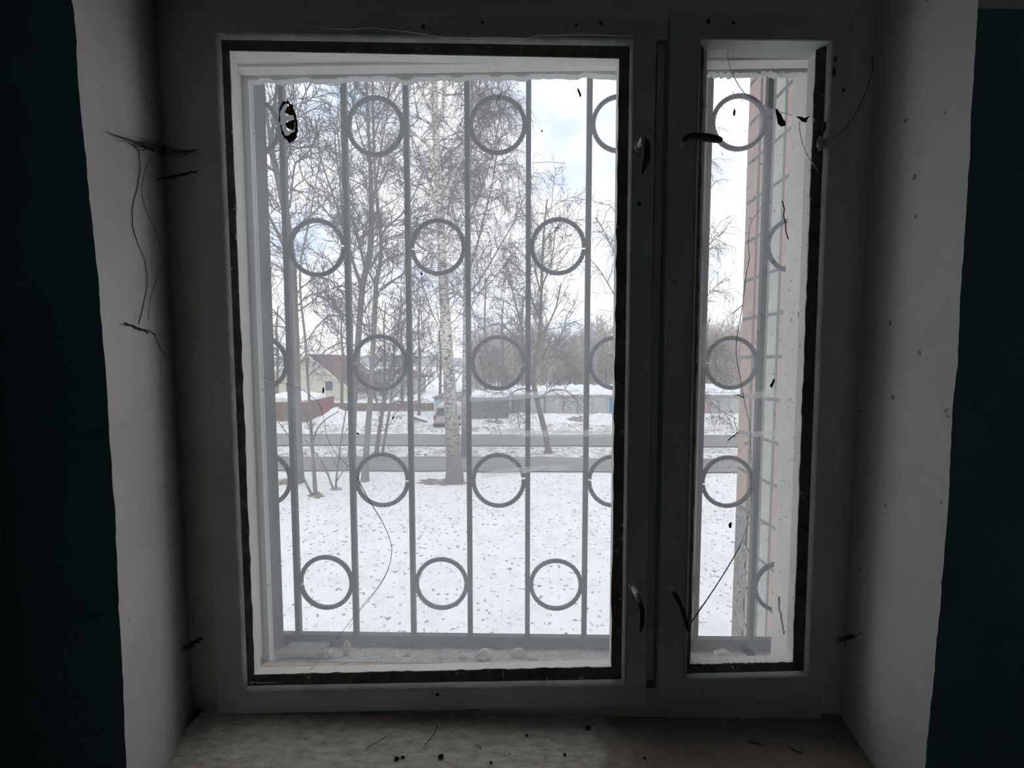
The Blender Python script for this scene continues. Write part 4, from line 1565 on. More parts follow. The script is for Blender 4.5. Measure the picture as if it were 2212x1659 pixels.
GREY = dict(levels=3, dens=[3.0, 5.4, 5.4], len=[2.2, 1.0, 0.42], ang=[(35, 70), (28, 65), (25, 60)], seg=[6, 5, 3],
            wob=[0.16, 0.2, 0.2], trop=[0.05, 0.03, 0.02], rad=[0.021, 0.012, 0.0085], flat=0.8)
BIRCH = dict(levels=3, dens=[2.7, 5.4, 6.0], len=[2.1, 1.0, 0.8], ang=[(35, 75), (25, 65), (20, 60)], seg=[6, 5, 4],
             wob=[0.12, 0.14, 0.10], trop=[0.02, -0.04, -0.22], rad=[0.019, 0.011, 0.008], flat=0.8)
WEEP = dict(levels=3, dens=[2.9, 5.6, 7.0], len=[2.4, 1.1, 1.3], ang=[(30, 70), (25, 70), (20, 60)], seg=[6, 5, 6],
            wob=[0.12, 0.14, 0.07], trop=[0.0, -0.10, -0.36], rad=[0.020, 0.0115, 0.0085], flat=0.8)


def tree(name, label, base_px, trunk, limbs, P, bark, twigm, seed, auto=0, auto_from=0.35, auto_len=2.5, auto_ang=(30, 60), trop=0.05, group=None,
         trunk_shoots=True, cat="tree", Y=None):
    rr = random.Random(seed)
    b = atz(*base_px)
    if Y is None:
        Y = b.y
    root = empty(name, (b.x, b.y, GZ), label=label, cat=cat, group=group)
    inv = Matrix.Translation(root.location).inverted()

    def put(mb, nm, m, smooth=True, kind=None):
        o = mb.build(nm, m, None, smooth=smooth, kind=kind)
        o.parent = root
        o.matrix_parent_inverse = inv
        return o
    tp, tr = pix_path(trunk, Y, 0.10, seed)
    tp[0].z -= 0.10
    tp, tr = smooth_path(tp, tr, 5)
    tr[0] *= 1.25
    tr[1] *= 1.1
    mb = MB()
    # bark irregularity in the outline
    jr = [r * (1 + 0.05 * noise.noise((i * 0.9, seed, 0))) for i, r in enumerate(tr)]
    mb.tube(tp, jr, 10)
    put(mb, "trunk", bark)
    tw = MB()
    allb = []
    for i, lp in enumerate(limbs):
        pts, rad = pix_path(lp, Y, 0.25, seed * 100 + i)
        pts, rad = smooth_path(pts, rad, 4)
        mb = MB(); mb.tube(pts, rad, 6)
        put(mb, "limb", bark)
        allb.append(pts)
    n = len(tp)
    for i in range(auto):
        t = auto_from + (0.98 - auto_from) * ((i + rr.random()) / auto)
        k = min(n - 2, int(t * (n - 1)))
        p = tp[k]
        d = (tp[k + 1] - tp[k]).normalized()
        nd = off_dir(d, math.radians(rr.uniform(*auto_ang)), rr, 0.9)
        L = auto_len * rr.uniform(0.6, 1.2) * (1.15 - 0.6 * t)
        q, _ = wander(p, nd, L, 8, 0.10, trop, rr)
        r0 = min(tr[k] * 0.55, 0.010 + L * 0.010)
        mb = MB(); mb.tube(q, [r0 * (1 - 0.75 * j / 8) for j in range(9)], 5)
        put(mb, "limb", bark)
        allb.append(q)
    for q in allb:
        sprout(tw, q, None, 0, P, rr)
    if trunk_shoots:
        sprout(tw, tp, None, 1, P, rr, 0.35)
    if tw.v:
        put(tw, "twigs", twigm, smooth=False, kind="stuff")
    return root


# thick birch
tree("birch_tree", "thick white birch with dark furrowed foot, nearest to the middle of the window", (982, 1040),
     [(982, 1041, 44), (982, 1020, 38), (980, 985, 34), (977, 930, 31), (973, 870, 28), (969, 800, 25), (963, 700, 23), (957, 600, 20), (952, 500, 18), (947, 400, 16), (942, 300, 14), (939, 200, 13), (935, 80, 11), (930, -80, 8), (926, -240, 5)],
     [[(944, 437, 7), (920, 373, 6), (901, 324, 5), (886, 288, 4), (860, 230, 3), (850, 180, 2)],
      [(937, 326, 6), (912, 303, 5), (886, 280, 4), (850, 240, 3), (820, 190, 2)],
      [(936, 272, 5), (908, 256, 4.5), (884, 250, 4), (845, 235, 3)],
      [(936, 250, 6), (908, 192, 5), (897, 165, 4.5), (880, 100, 4), (870, 0, 3)],
      [(958, 430, 6), (976, 390, 5), (993, 352, 4.5), (1005, 320, 4), (1022, 250, 3), (1030, 170, 2)],
      [(950, 262, 8), (957, 225, 8), (960, 190, 8), (962, 150, 7), (970, 40, 5), (985, -100, 3)],
      [(941, 432, 4), (915, 410, 3.5), (888, 394, 3), (850, 350, 2)],
      [(952, 324, 3), (975, 320, 3), (997, 321, 2.5), (1030, 300, 2)],
      [(950, 560, 4), (930, 545, 3.5), (905, 532, 3), (880, 500, 2)],
      [(958, 640, 4), (985, 632, 3.5), (1010, 645, 2.5), (1035, 640, 2)],
      [(966, 700, 4), (985, 690, 3.5), (1005, 650, 3), (1030, 600, 2)],
      [(962, 730, 4), (940, 690, 3), (920, 640, 2.5), (905, 600, 2)]],
     BIRCH, M['birch'], M['twig_birch'], 11, auto=9, auto_from=0.28, auto_len=2.6, trop=0.04)
# slender second birch with the hanging crown
tree("birch_tree", "slender birch with hanging twigs just behind the thick birch", (1003, 985),
     [(1003, 986, 17), (1004, 950, 15), (1004, 880, 14), (1005, 800, 13), (1006, 700, 12), (1007, 600, 11), (1009, 500, 9), (1012, 400, 8), (1016, 300, 7), (1020, 200, 6), (1024, 80, 5), (1028, -60, 3)],
     [[(1008, 600, 5), (1028, 540, 4.5), (1043, 480, 4), (1058, 420, 3.5), (1068, 370, 3), (1076, 300, 2)],
      [(1012, 480, 5), (1040, 410, 4), (1062, 340, 3.5), (1075, 280, 3), (1085, 220, 2)],
      [(1016, 330, 4), (1040, 280, 3.5), (1060, 225, 3), (1075, 190, 2.5), (1090, 150, 2)],
      [(1018, 260, 4), (1032, 200, 3.5), (1042, 160, 3), (1060, 80, 2)],
      [(1008, 640, 4), (1040, 600, 3.5), (1075, 540, 3), (1110, 480, 2.5), (1135, 420, 2)],
      [(1010, 560, 4), (990, 500, 3.5), (975, 430, 3), (968, 360, 2)],
      [(1007, 690, 4), (1030, 640, 3), (1060, 610, 2.5), (1100, 560, 2)]],
     WEEP, M['birch'], M['twig_birch'], 12, auto=11, auto_from=0.45, auto_len=2.4, auto_ang=(35, 75), trop=0.02)
# left tree
tree("aspen_tree", "grey trunk tree at the left behind the first grille bar", (640, 1042),
     [(644, 1043, 27), (643, 1010, 24), (641, 950, 22), (638, 850, 22), (635, 750, 22), (632, 660, 21), (629, 580, 20), (624, 520, 18), (617, 460, 15), (606, 410, 13), (597, 370, 12), (589, 335, 12), (585, 312, 11)],
     [[(586, 315, 10), (580, 275, 8), (573, 230, 7), (568, 170, 6), (560, 80, 4), (555, -40, 3)],
      [(586, 312, 8), (590, 270, 7), (594, 226, 6.5), (598, 180, 6), (603, 120, 5), (612, 20, 3)],
      [(620, 560, 8), (612, 530, 7), (602, 508, 6.5), (588, 480, 6), (572, 450, 5), (550, 420, 4), (520, 380, 3)],
      [(618, 552, 5), (600, 535, 4), (580, 518, 4), (560, 500, 3), (535, 470, 2)],
      [(626, 450, 4), (636, 360, 4), (646, 348, 4), (655, 338, 3.5), (672, 320, 2.5), (690, 280, 2)],
      [(604, 395, 4), (612, 375, 3.5), (625, 330, 3), (640, 260, 2.5), (665, 190, 2.5), (700, 150, 2)],
      [(640, 640, 4), (648, 625, 3.5), (660, 615, 3), (690, 600, 2.5), (730, 612, 2)],
      [(644, 660, 4), (665, 640, 3.5), (700, 630, 3), (740, 615, 2.5)],
      [(632, 720, 4), (610, 690, 3), (590, 670, 2.5), (560, 640, 2)],
      [(634, 790, 3), (610, 760, 2.5), (585, 730, 2), (560, 720, 2)]],
     GREY, M['bark'], M['twig'], 13, auto=14, auto_from=0.30, auto_len=2.6, auto_ang=(40, 80), trop=0.0)
# pair of trees in the middle left
tree("maple_tree", "forked grey tree whose trunk stands behind the second grille bar", (761, 985),
     [(760, 986, 19), (761, 950, 16), (764, 880, 14), (769, 800, 14), (775, 720, 13), (781, 640, 13), (784, 612, 13), (790, 585, 12), (797, 560, 12), (801, 520, 12), (802, 470, 11), (802, 410, 10), (799, 340, 8), (795, 260, 6), (791, 165, 5), (787, 40, 4), (783, -100, 2)],
     [[(781, 625, 8), (774, 600, 8), (767, 580, 7), (757, 546, 6.5), (747, 515, 6), (738, 480, 5), (722, 430, 4), (705, 380, 3.5), (690, 330, 3), (680, 250, 2)],
      [(789, 580, 6), (784, 559, 6), (771, 510, 5), (758, 470, 4.5), (745, 430, 4), (735, 360, 3), (728, 260, 2)],
      [(750, 520, 5), (735, 470, 4.5), (716, 470, 4), (690, 440, 3), (660, 430, 2)],
      [(745, 510, 4), (738, 440, 4), (733, 380, 3.5), (726, 330, 3), (720, 250, 2)],
      [(803, 450, 5), (815, 380, 4), (825, 310, 3), (835, 250, 2.5), (845, 180, 2)],
      [(800, 360, 4), (780, 300, 3), (765, 240, 2.5), (755, 180, 2)],
      [(762, 700, 3), (720, 680, 3), (690, 700, 2.5), (660, 740, 2)],
      [(768, 760, 3), (740, 740, 3), (700, 760, 2.5), (675, 790, 2)]],
     GREY, M['bark'], M['twig'], 14, auto=16, auto_from=0.22, auto_len=2.7, auto_ang=(35, 75), trop=0.03)
tree("maple_tree", "slim grey tree between the second and third grille bars", (789, 1040),
     [(788, 1041, 20), (790, 1000, 14), (793, 950, 13), (800, 860, 12), (806, 750, 11), (811, 650, 10.5), (813, 610, 10), (819, 580, 9), (823, 545, 8), (821, 500, 7), (816, 450, 7), (811, 400, 6.5), (808, 330, 6), (806, 250, 5), (805, 165, 4), (803, 40, 3)],
     [[(821, 628, 4), (850, 606, 3.5), (878, 587, 3), (905, 570, 2.5), (930, 545, 2)],
      [(823, 568, 4), (838, 560, 4), (855, 553, 3.5), (880, 546, 3), (910, 540, 2)],
      [(823, 510, 5), (835, 492, 4.5), (850, 479, 4), (870, 460, 3.5), (895, 420, 2.5), (915, 370, 2)],
      [(818, 640, 5), (808, 610, 5), (798, 590, 4), (780, 540, 3), (768, 480, 2)],
      [(812, 420, 4), (830, 380, 3.5), (850, 340, 3), (870, 320, 2.5)],
      [(807, 300, 4), (825, 250, 3), (850, 220, 3), (870, 190, 2)],
      [(810, 660, 4), (840, 680, 3), (870, 700, 2.5), (900, 740, 2)]],
     GREY, M['bark'], M['twig'], 15, auto=14, auto_from=0.22, auto_len=2.3, auto_ang=(35, 80), trop=0.02)
tree("willow_shrub", "cluster of slim slanting stems right of the slim grey tree", (814, 982),
     [(812, 983, 11), (818, 940, 9), (826, 890, 8), (833, 850, 7), (842, 810, 6), (852, 760, 5), (862, 700, 4), (868, 640, 3)],
     [[(826, 981, 7), (834, 930, 6), (841, 890, 5), (847, 840, 4.5), (852, 790, 4), (850, 720, 3)],
      [(830, 885, 5), (850, 870, 4), (872, 868, 3.5), (900, 880, 2)],
      [(825, 900, 4), (812, 860, 4), (805, 820, 3), (800, 770, 2)],
      [(838, 830, 4), (860, 800, 3), (880, 780, 2.5), (905, 750, 2)]],
     GREY, M['bark'], M['twig'], 16, auto=8, auto_from=0.25, auto_len=1.9, trop=0.05, cat="shrub")
# leaning old tree in front of the garages
tree("apple_tree", "leaning dark tree with a twiggy crown in front of the garages", (1185, 978),
     [(1186, 979, 15), (1180, 945, 13), (1172, 912, 12), (1164, 880, 11), (1157, 850, 11), (1152, 820, 11), (1155, 795, 10), (1162, 760, 9), (1166, 720, 8), (1168, 670, 7), (1170, 610, 6), (1172, 550, 5), (1176, 490, 4), (1182, 430, 2.5)],
     [[(1152, 822, 7), (1144, 795, 6), (1133, 765, 5), (1118, 740, 4.5), (1100, 715, 4), (1075, 700, 3), (1055, 705, 2)],
      [(1150, 812, 6), (1140, 780, 5), (1132, 740, 4.5), (1122, 690, 4), (1110, 640, 3), (1098, 590, 2)],
      [(1160, 865, 5), (1180, 850, 4), (1200, 842, 3.5), (1225, 845, 2.5), (1245, 865, 2)],
      [(1158, 790, 5), (1180, 770, 4), (1200, 745, 3.5), (1215, 715, 2.5), (1225, 680, 2)],
      [(1166, 730, 5), (1185, 700, 4), (1202, 660, 3), (1212, 610, 2)],
      [(1168, 690, 5), (1150, 650, 4), (1140, 600, 3), (1135, 550, 2)],
      [(1156, 850, 4), (1130, 840, 3.5), (1105, 850, 3), (1080, 880, 2.5), (1070, 910, 2)],
      [(1154, 840, 4), (1125, 860, 3), (1118, 890, 2.5), (1122, 925, 2)],
      [(1170, 620, 4), (1186, 580, 3), (1195, 540, 2.5), (1200, 490, 2)],
      [(1170, 640, 4), (1158, 590, 3), (1152, 530, 2.5), (1148, 480, 2)]],
     GREY, M['bark2'], M['twig'], 17, auto=12, auto_from=0.35, auto_len=2.3, trop=0.03)
# birch hidden behind the mullion, its crown fills both panes
tree("birch_tree", "far weeping birch mostly hidden by the dark window post", (1415, 965),
     [(1415, 966, 16), (1413, 900, 13), (1412, 800, 12), (1410, 700, 10), (1409, 600, 9), (1408, 500, 7), (1410, 400, 5), (1412, 320, 3)],
     [[(1411, 740, 5), (1370, 690, 4.5), (1330, 640, 4), (1300, 590, 3), (1275, 560, 2)],
      [(1410, 680, 5), (1375, 620, 4), (1335, 560, 3.5), (1305, 500, 3), (1285, 470, 2)],
      [(1409, 600, 5), (1380, 540, 4), (1345, 480, 3), (1315, 440, 2)],
      [(1411, 760, 5), (1460, 710, 4), (1510, 660, 3.5), (1545, 620, 3), (1570, 600, 2)],
      [(1410, 690, 5), (1455, 620, 4), (1500, 560, 3.5), (1540, 520, 3), (1565, 500, 2)],
      [(1409, 600, 5), (1450, 520, 4), (1490, 450, 3.5), (1530, 410, 2.5), (1550, 390, 2)],
      [(1409, 520, 4), (1450, 430, 3.5), (1490, 370, 3), (1525, 320, 2), (1545, 300, 2)],
      [(1412, 820, 4), (1370, 780, 3), (1330, 760, 2.5), (1300, 770, 2)],
      [(1412, 830, 4), (1460, 800, 3), (1500, 760, 2.5), (1550, 740, 2), (1580, 760, 2)],
      [(1412, 880, 4), (1470, 850, 3.5), (1520, 850, 3), (1548, 880, 2.5), (1590, 905, 2)]],
     dict(WEEP, dens=[2.6, 4.6, 4.6], len=[1.9, 0.9, 0.9], trop=[0.0, -0.05, -0.20]), M['birch'], M['twig_birch'], 18, auto=4, auto_from=0.45, auto_len=2.4, auto_ang=(35, 75), trop=0.0)
# young shrubs near the house side
tree("young_sapling", "tall thin sapling right of the left tree, with two stems at its foot", (682, 1070),
     [(682, 1071, 10), (679, 1030, 8), (675, 970, 7), (670, 895, 6), (665, 820, 5.5), (659, 730, 5), (651, 660, 4.5), (648, 600, 4.5), (652, 550, 4), (662, 505, 4), (671, 460, 3.5), (678, 420, 3), (690, 350, 2)],
     [[(675, 1071, 6), (664, 1050, 5), (655, 1030, 4.5), (648, 1005, 4), (636, 960, 3), (615, 930, 2.5), (598, 905, 2)],
      [(674, 975, 4), (680, 940, 3.5), (690, 920, 3), (705, 905, 2.5), (730, 890, 2)],
      [(672, 930, 3), (655, 900, 2.5), (630, 880, 2)],
      [(664, 815, 3), (690, 790, 2.5), (710, 765, 2), (750, 748, 2)]],
     dict(GREY, dens=[2.2, 3.6, 4], len=[1.0, 0.5, 0.25], rad=[0.010, 0.006, 0.0045]), M['bark'], M['twig'], 19, auto=9, auto_from=0.2, auto_len=1.3, trop=0.03, cat="sapling")
tree("young_sapling", "low bare shrub with three thin stems on the near snow", (724, 1056),
     [(725, 1056, 5), (727, 1030, 4), (732, 990, 4), (738, 945, 3), (745, 900, 2.5), (750, 870, 2)],
     [[(720, 1057, 5), (712, 1035, 4), (703, 1013, 3.5), (690, 990, 3), (674, 970, 2), (660, 950, 2)],
      [(727, 1040, 3), (740, 1020, 2.5), (752, 1010, 2)]],
     dict(GREY, dens=[2.0, 3.2, 4], len=[0.7, 0.35, 0.2], rad=[0.008, 0.005, 0.004]), M['bark'], M['twig'], 20, auto=6, auto_from=0.2, auto_len=0.8, trop=0.03, cat="sapling")
# garden trees near the far fence
for i, (px, py, h, lab) in enumerate(((905, 897, 640, "small garden tree left of the thick birch, beyond the road"), (1048, 885, 600, "twiggy garden tree behind the dark grey garage"),
                                      (868, 884, 690, "low garden tree beyond the brown fence"), (1085, 880, 650, "spreading garden tree behind the middle garages"),
                                      (598, 880, 660, "garden tree at the far left above the maroon fence"), (738, 880, 670, "garden tree at the right corner of the cream house"),
                                      (950, 884, 690, "garden tree showing between the van and the thick birch"), (1128, 878, 640, "garden tree left of the leaning tree's crown"),
                                      (830, 888, 655, "garden tree in front of the grey green shed"))):
    tree("garden_tree", lab, (px, py),
         [(px, py, 7), (px + 1, py - 60, 6), (px + 2, py - 120, 5), (px - 1, (py - 120 + h) / 2, 4), (px + 3, h, 2)],
         [], dict(GREY, dens=[1.5, 2.6, 2.6], len=[2.2, 1.1, 0.5], rad=[0.026, 0.016, 0.012]), M['bark2'], M['twig'], 30 + i, auto=13, auto_from=0.2, auto_len=4.4, auto_ang=(25, 60),
         trop=0.04, group="garden trees beyond the road", trunk_shoots=False)


# thicket beyond the garages: four sorts, copied
def thicket(seed, h):
    rr = random.Random(seed)
    tw, tk = MB(), MB()
    for s in range(7):
        b = Vector((rr.uniform(-1.6, 1.6), rr.uniform(-1.2, 1.2), 0))
        q, _ = wander(b, Vector((rr.uniform(-0.25, 0.25), rr.uniform(-0.2, 0.2), 1)), h * rr.uniform(0.7, 1.0), 9, 0.08, 0.05, rr)
        tk.tube(q, [0.08 * (1 - 0.85 * j / 9) for j in range(10)], 4)
        sprout(tw, q, None, 0, dict(levels=3, dens=[2.6, 3.2, 2.6], len=[2.8, 1.4, 0.9], ang=[(20, 55), (20, 60), (20, 60)], seg=[5, 3, 2], wob=[0.15, 0.2, 0.2],
                                    trop=[0.10, 0.05, 0.0], rad=[0.036, 0.026, 0.021], flat=0.9), rr, 0.02)
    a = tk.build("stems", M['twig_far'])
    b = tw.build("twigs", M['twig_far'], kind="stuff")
    ma, mb_ = a.data, b.data
    bpy.data.objects.remove(a)
    bpy.data.objects.remove(b)
    return ma, mb_


TH = [thicket(100 + i, 10.5) for i in range(4)]
rr = random.Random(77)
spots = []
for px in list(range(1030, 1345, 13)) + list(range(1505, 1625, 13)) + [1360, 1385, 1410, 1440, 1470]:
    spots.append((px + rr.uniform(-6, 6), rr.uniform(50, 68)))
for px in (842, 872, 905, 930):
    spots.append((px, rr.uniform(95, 120)))
ONES = ["", "first", "second", "third", "fourth", "fifth", "sixth", "seventh", "eighth", "ninth"]
TEENS = ["tenth", "eleventh", "twelfth", "thirteenth", "fourteenth", "fifteenth", "sixteenth", "seventeenth", "eighteenth", "nineteenth"]
TENS = {2: ("twentieth", "twenty"), 3: ("thirtieth", "thirty"), 4: ("fortieth", "forty"), 5: ("fiftieth", "fifty")}
ORD = ONES[1:] + TEENS + [TENS[t][0] if o == 0 else TENS[t][1] + "-" + ONES[o] for t in (2, 3, 4, 5) for o in range(10)]
for i, (px, dist) in enumerate(spots):
    a, b = TH[i % 4]
    p = at(px, HPX, dist)
    near = dist < 80
    k_ = sorted(q[0] for q in spots if (q[1] < 80) == near).index(px)
    root = empty("thicket_bush", (p.x, p.y, GZ), cat="bush", group="thicket behind the garages",
                 label=ORD[k_] + (" brownish bush from the left in the thicket behind the garages" if near else " small bush from the left on the far snowy field"))
    if dist > 80:
        root["group"] = "bushes on the far field"
    k = rr.uniform(0.82, 1.08) * (1.0 if dist < 80 else 0.55)
    root.scale = (k * 1.1, k, k)
    root.rotation_euler = (0, 0, rr.uniform(0, 6.28))
    for me, nm in ((a, "stems"), (b, "twigs")):
        o = bpy.data.objects.new(nm, me)
        COL.objects.link(o)
        o.parent = root
        if nm == "twigs":
            o["kind"] = "stuff"

# dark wooded ridge on the horizon
fr = MB()
n = 240
for i in range(n + 1):
    x = -420 + 840 * i / n
    h = 9.5 + 3.2 * noise.noise((x * 0.012, 0, 0)) + 1.6 * noise.noise((x * 0.09, 3, 0)) + 0.9 * noise.noise((x * 0.4, 3, 0))
    for y, z in ((345, GZ), (350, GZ + h * 0.75), (356, GZ + h), (380, GZ + h * 0.95), (395, GZ)):
        fr.v.append((x, y + 4 * noise.noise((x * 0.05, z, 1)), z))
for i in range(n):
    for k in range(4):
        a = i * 5 + k
        fr.f.append((a, a + 5, a + 6, a + 1)); fr.m.append(0)
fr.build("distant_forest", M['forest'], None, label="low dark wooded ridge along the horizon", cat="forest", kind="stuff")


# ------------------------------------------------------------------ houses, fences, garages
def house(name, label, gx_px, apex_py, dist, half_w, eave_h, ridge_len, rot, wallm, roofm, win=None, snow=False):
    apex = at(gx_px, apex_py, dist)
    base = Vector((apex.x, dist, GZ))
    root = empty(name, base, label=label, cat="house")
    root.rotation_euler = (0, 0, rot)
    hgt = apex.z - GZ - 0.12
    wv = MB()
    pts = [(-half_w, 0), (half_w, 0), (half_w, eave_h), (0, hgt), (-half_w, eave_h)]
    wv.hexa([(x, 0, z) for x, z in pts], [(x, ridge_len, z) for x, z in pts])
    o = wv.build("walls", wallm); o.parent = root
    ov = 0.5
    slope = (hgt - eave_h) / half_w
    for s in (-1, 1):
        rf = MB()
        e = half_w + ov
        z_e = hgt - slope * e
        a = [(0, -ov, hgt + 0.02), (s * e, -ov, z_e + 0.02), (s * e, ridge_len + ov, z_e + 0.02), (0, ridge_len + ov, hgt + 0.02)]
        b = [(x, y, z + 0.13) for x, y, z in a]
        rf.hexa(a, b)
        o = rf.build("roof", roofm); o.parent = root
    vg = MB()
    for s in (-1, 1):
        e = half_w + ov
        z_e = hgt - slope * e
        vg.hexa([(0, -ov - 0.03, hgt - 0.12), (s * e, -ov - 0.03, z_e - 0.12), (s * e, -ov - 0.03, z_e + 0.14), (0, -ov - 0.03, hgt + 0.14)],
                [(0, -ov, hgt - 0.12), (s * e, -ov, z_e - 0.12), (s * e, -ov, z_e + 0.14), (0, -ov, hgt + 0.14)])
    o = vg.build("bargeboard", M['house_trim'] if not snow else M['snow_clean']); o.parent = root
    for wx, wz, ww, wh in (win or []):
        wf_ = MB()
        for x0, x1, z0, z1 in ((wx - ww / 2 - 0.08, wx - ww / 2, wz - 0.08, wz + wh + 0.08), (wx + ww / 2, wx + ww / 2 + 0.08, wz - 0.08, wz + wh + 0.08),
                               (wx - ww / 2, wx + ww / 2, wz - 0.08, wz), (wx - ww / 2, wx + ww / 2, wz + wh, wz + wh + 0.08)):
            wf_.box(x0, x1, -0.06, 0.0, z0, z1)
        fo = wf_.build("window_frame", M['house_trim']); fo.parent = root
        pn = MB(); pn.box(wx - ww / 2, wx + ww / 2, -0.02, 0.01, wz, wz + wh)
        po = pn.build("pane", M['pane_far']); po.parent = fo
    # cladding boards on the gable
    for i in range(1, 9):
        z = i * (hgt / 9)
        hw = half_w if z < eave_h else half_w * (hgt - z) / (hgt - eave_h)
        if hw < 0.4:
            continue
        st_ = MB(); st_.box(-hw, hw, -0.012, 0.0, z, z + 0.05)
        o = st_.build("siding_lap", wallm); o.parent = root
    return root


house("country_house", "cream clad house with a plum coloured steep roof", 668, 765, 44.0, 5.0, 1.35, 9.5, math.radians(-3), M['house'], M['house_roof'],
      win=[(2.3, 1.15, 0.9, 1.1), (-2.4, 1.0, 1.0, 1.1)])
house("country_house", "small yellowish house with a snowy roof at the left edge", 612, 792, 62.0, 3.2, 2.4, 6.0, math.radians(15), M['house'], M['snow_clean'],
      win=[(0.6, 1.2, 0.9, 1.0)], snow=True)
house("garden_shed", "grey green shed with a low gable between the trees", 825, 797, 52.0, 3.6, 2.4, 6.0, math.radians(-12), M['garage_pale'], M['house_roof'])


def panel_fence(name, label, p0, p1, h0, h1, n, m, th=0.04, post=True):
    """p0, p1: ground points; boards one by one"""
    root = empty(name, p0, label=label, cat="fence")
    d = p1 - p0
    L = d.length
    ang = math.atan2(d.y, d.x)
    root.rotation_euler = (0, 0, ang)
    w = L / n
    for i in range(n):
        t = (i + 0.5) / n
        h = h0 + (h1 - h0) * t
        mb = MB(); mb.box(i * w + 0.01, (i + 1) * w - 0.01, -th / 2, th / 2, 0.02, h)
        o = mb.build("panel", m); o.parent = root
    mb = MB()
    mb.box(0, L, th / 2, th / 2 + 0.05, min(h0, h1) * 0.6, min(h0, h1) * 0.6 + 0.06)
    o = mb.build("rail", m); o.parent = root
    return root


rf0, rf1 = atz(540, 916), atz(668, 912)
panel_fence("metal_fence", "maroon sheet metal fence at the left behind the trees", rf0, rf1, 1.55, 1.65, 12, M['fence_red'])
rf1b = atz(722, 892)
panel_fence("metal_fence", "maroon fence run turning toward the cream house", rf1 + Vector((0.05, 0, 0)), Vector((rf1b.x, rf1b.y, GZ)), 1.65, 1.5, 6, M['fence_red'])
sn = MB()
rr = random.Random(3)
n = 40
a_ = []
for i in range(n + 1):
    t = i / n
    p = rf0 + (rf1 - rf0) * t
    h = 1.60 + 0.28 * math.sin(math.pi * min(1, t * 1.05)) + 0.04 * rr.uniform(-1, 1)
    a_.append((p.x, p.y, h))
for i in range(n):
    (x0, y0, h0), (x1, y1, h1) = a_[i], a_[i + 1]
    sn.hexa([(x0, y0 - 0.1, GZ + 1.56), (x1, y1 - 0.1, GZ + 1.56), (x1, y1 + 2.6, GZ + 1.62), (x0, y0 + 2.6, GZ + 1.62)],
            [(x0, y0 - 0.1, GZ + h0), (x1, y1 - 0.1, GZ + h1), (x1, y1 + 2.6, GZ + h1 + 0.3), (x0, y0 + 2.6, GZ + h0 + 0.3)])
shed = empty("low_shed", rf0 + Vector((0, 1.3, 0)), label="low snow covered shed roof behind the maroon fence", cat="shed")
o = sn.build("roof_snow", M['snow_clean']); o.parent = shed; o.matrix_parent_inverse = Matrix.Translation(shed.location).inverted()
mb = MB(); mb.box(rf0.x, rf1.x, rf0.y + 0.15, rf0.y + 2.4, GZ, GZ + 1.56)
o = mb.build("walls", M['fence_brown']); o.parent = shed; o.matrix_parent_inverse = Matrix.Translation(shed.location).inverted()
bf0, bf1 = atz(722, 888), atz(938, 888)
panel_fence("board_fence", "low brown board fence along the gardens", bf0, bf1, 0.75, 0.75, 26, M['fence_brown'])


def garage(name, label, px0, px1, py_base, py_top, m, depth=5.0, doors=(), snow=True, snow_h=0.3, roof_m=None, group=None):
    p0, p1 = atz(px0, py_base), atz(px1, py_base)
    y = (p0.y + p1.y) / 2
    top = at((px0 + px1) / 2, py_top, y).z
    x0, x1 = p0.x, p1.x
    root = empty(name, ((x0 + x1) / 2, y, GZ), label=label, cat="garage", group=group)
    inv = Matrix.Translation(root.location).inverted()

    def put(mb, nm, mm):
        o = mb.build(nm, mm); o.parent = root; o.matrix_parent_inverse = inv
        return o
    mb = MB(); mb.box(x0, x1, y, y + depth, GZ - 0.1, top - 0.14)
    put(mb, "walls", m)
    mb = MB(); mb.box(x0 - 0.06, x1 + 0.06, y - 0.16, y + depth + 0.1, top - 0.14, top)
    put(mb, "roof_slab", roof_m or m)
    if snow:
        mb = MB()
        n = 14
        rr = random.Random(int(px0))
        hs = [snow_h * rr.uniform(0.55, 1.15) for _ in range(n + 1)]
        for i in range(n):
            xa, xb = x0 - 0.05 + (x1 - x0 + 0.1) * i / n, x0 - 0.05 + (x1 - x0 + 0.1) * (i + 1) / n
            mb.hexa([(xa, y - 0.12, top), (xb, y - 0.12, top), (xb, y + depth, top), (xa, y + depth, top)],
                    [(xa, y + 0.15, top + hs[i]), (xb, y + 0.15, top + hs[i + 1]), (xb, y + depth, top + hs[i + 1] + 0.1), (xa, y + depth, top + hs[i] + 0.1)])
        put(mb, "roof_snow", M['snow_clean'])
    for (a, b, hf, dm) in doors:
        xa, xb = x0 + (x1 - x0) * a, x0 + (x1 - x0) * b
        hz = GZ + (top - GZ - 0.2) * hf
        for xs_, xe in ((xa, (xa + xb) / 2 - 0.012), ((xa + xb) / 2 + 0.012, xb)):
            mb = MB(); mb.box(xs_, xe, y - 0.045, y - 0.001, GZ + 0.05, hz)
            put(mb, "door_leaf", dm)
    return root


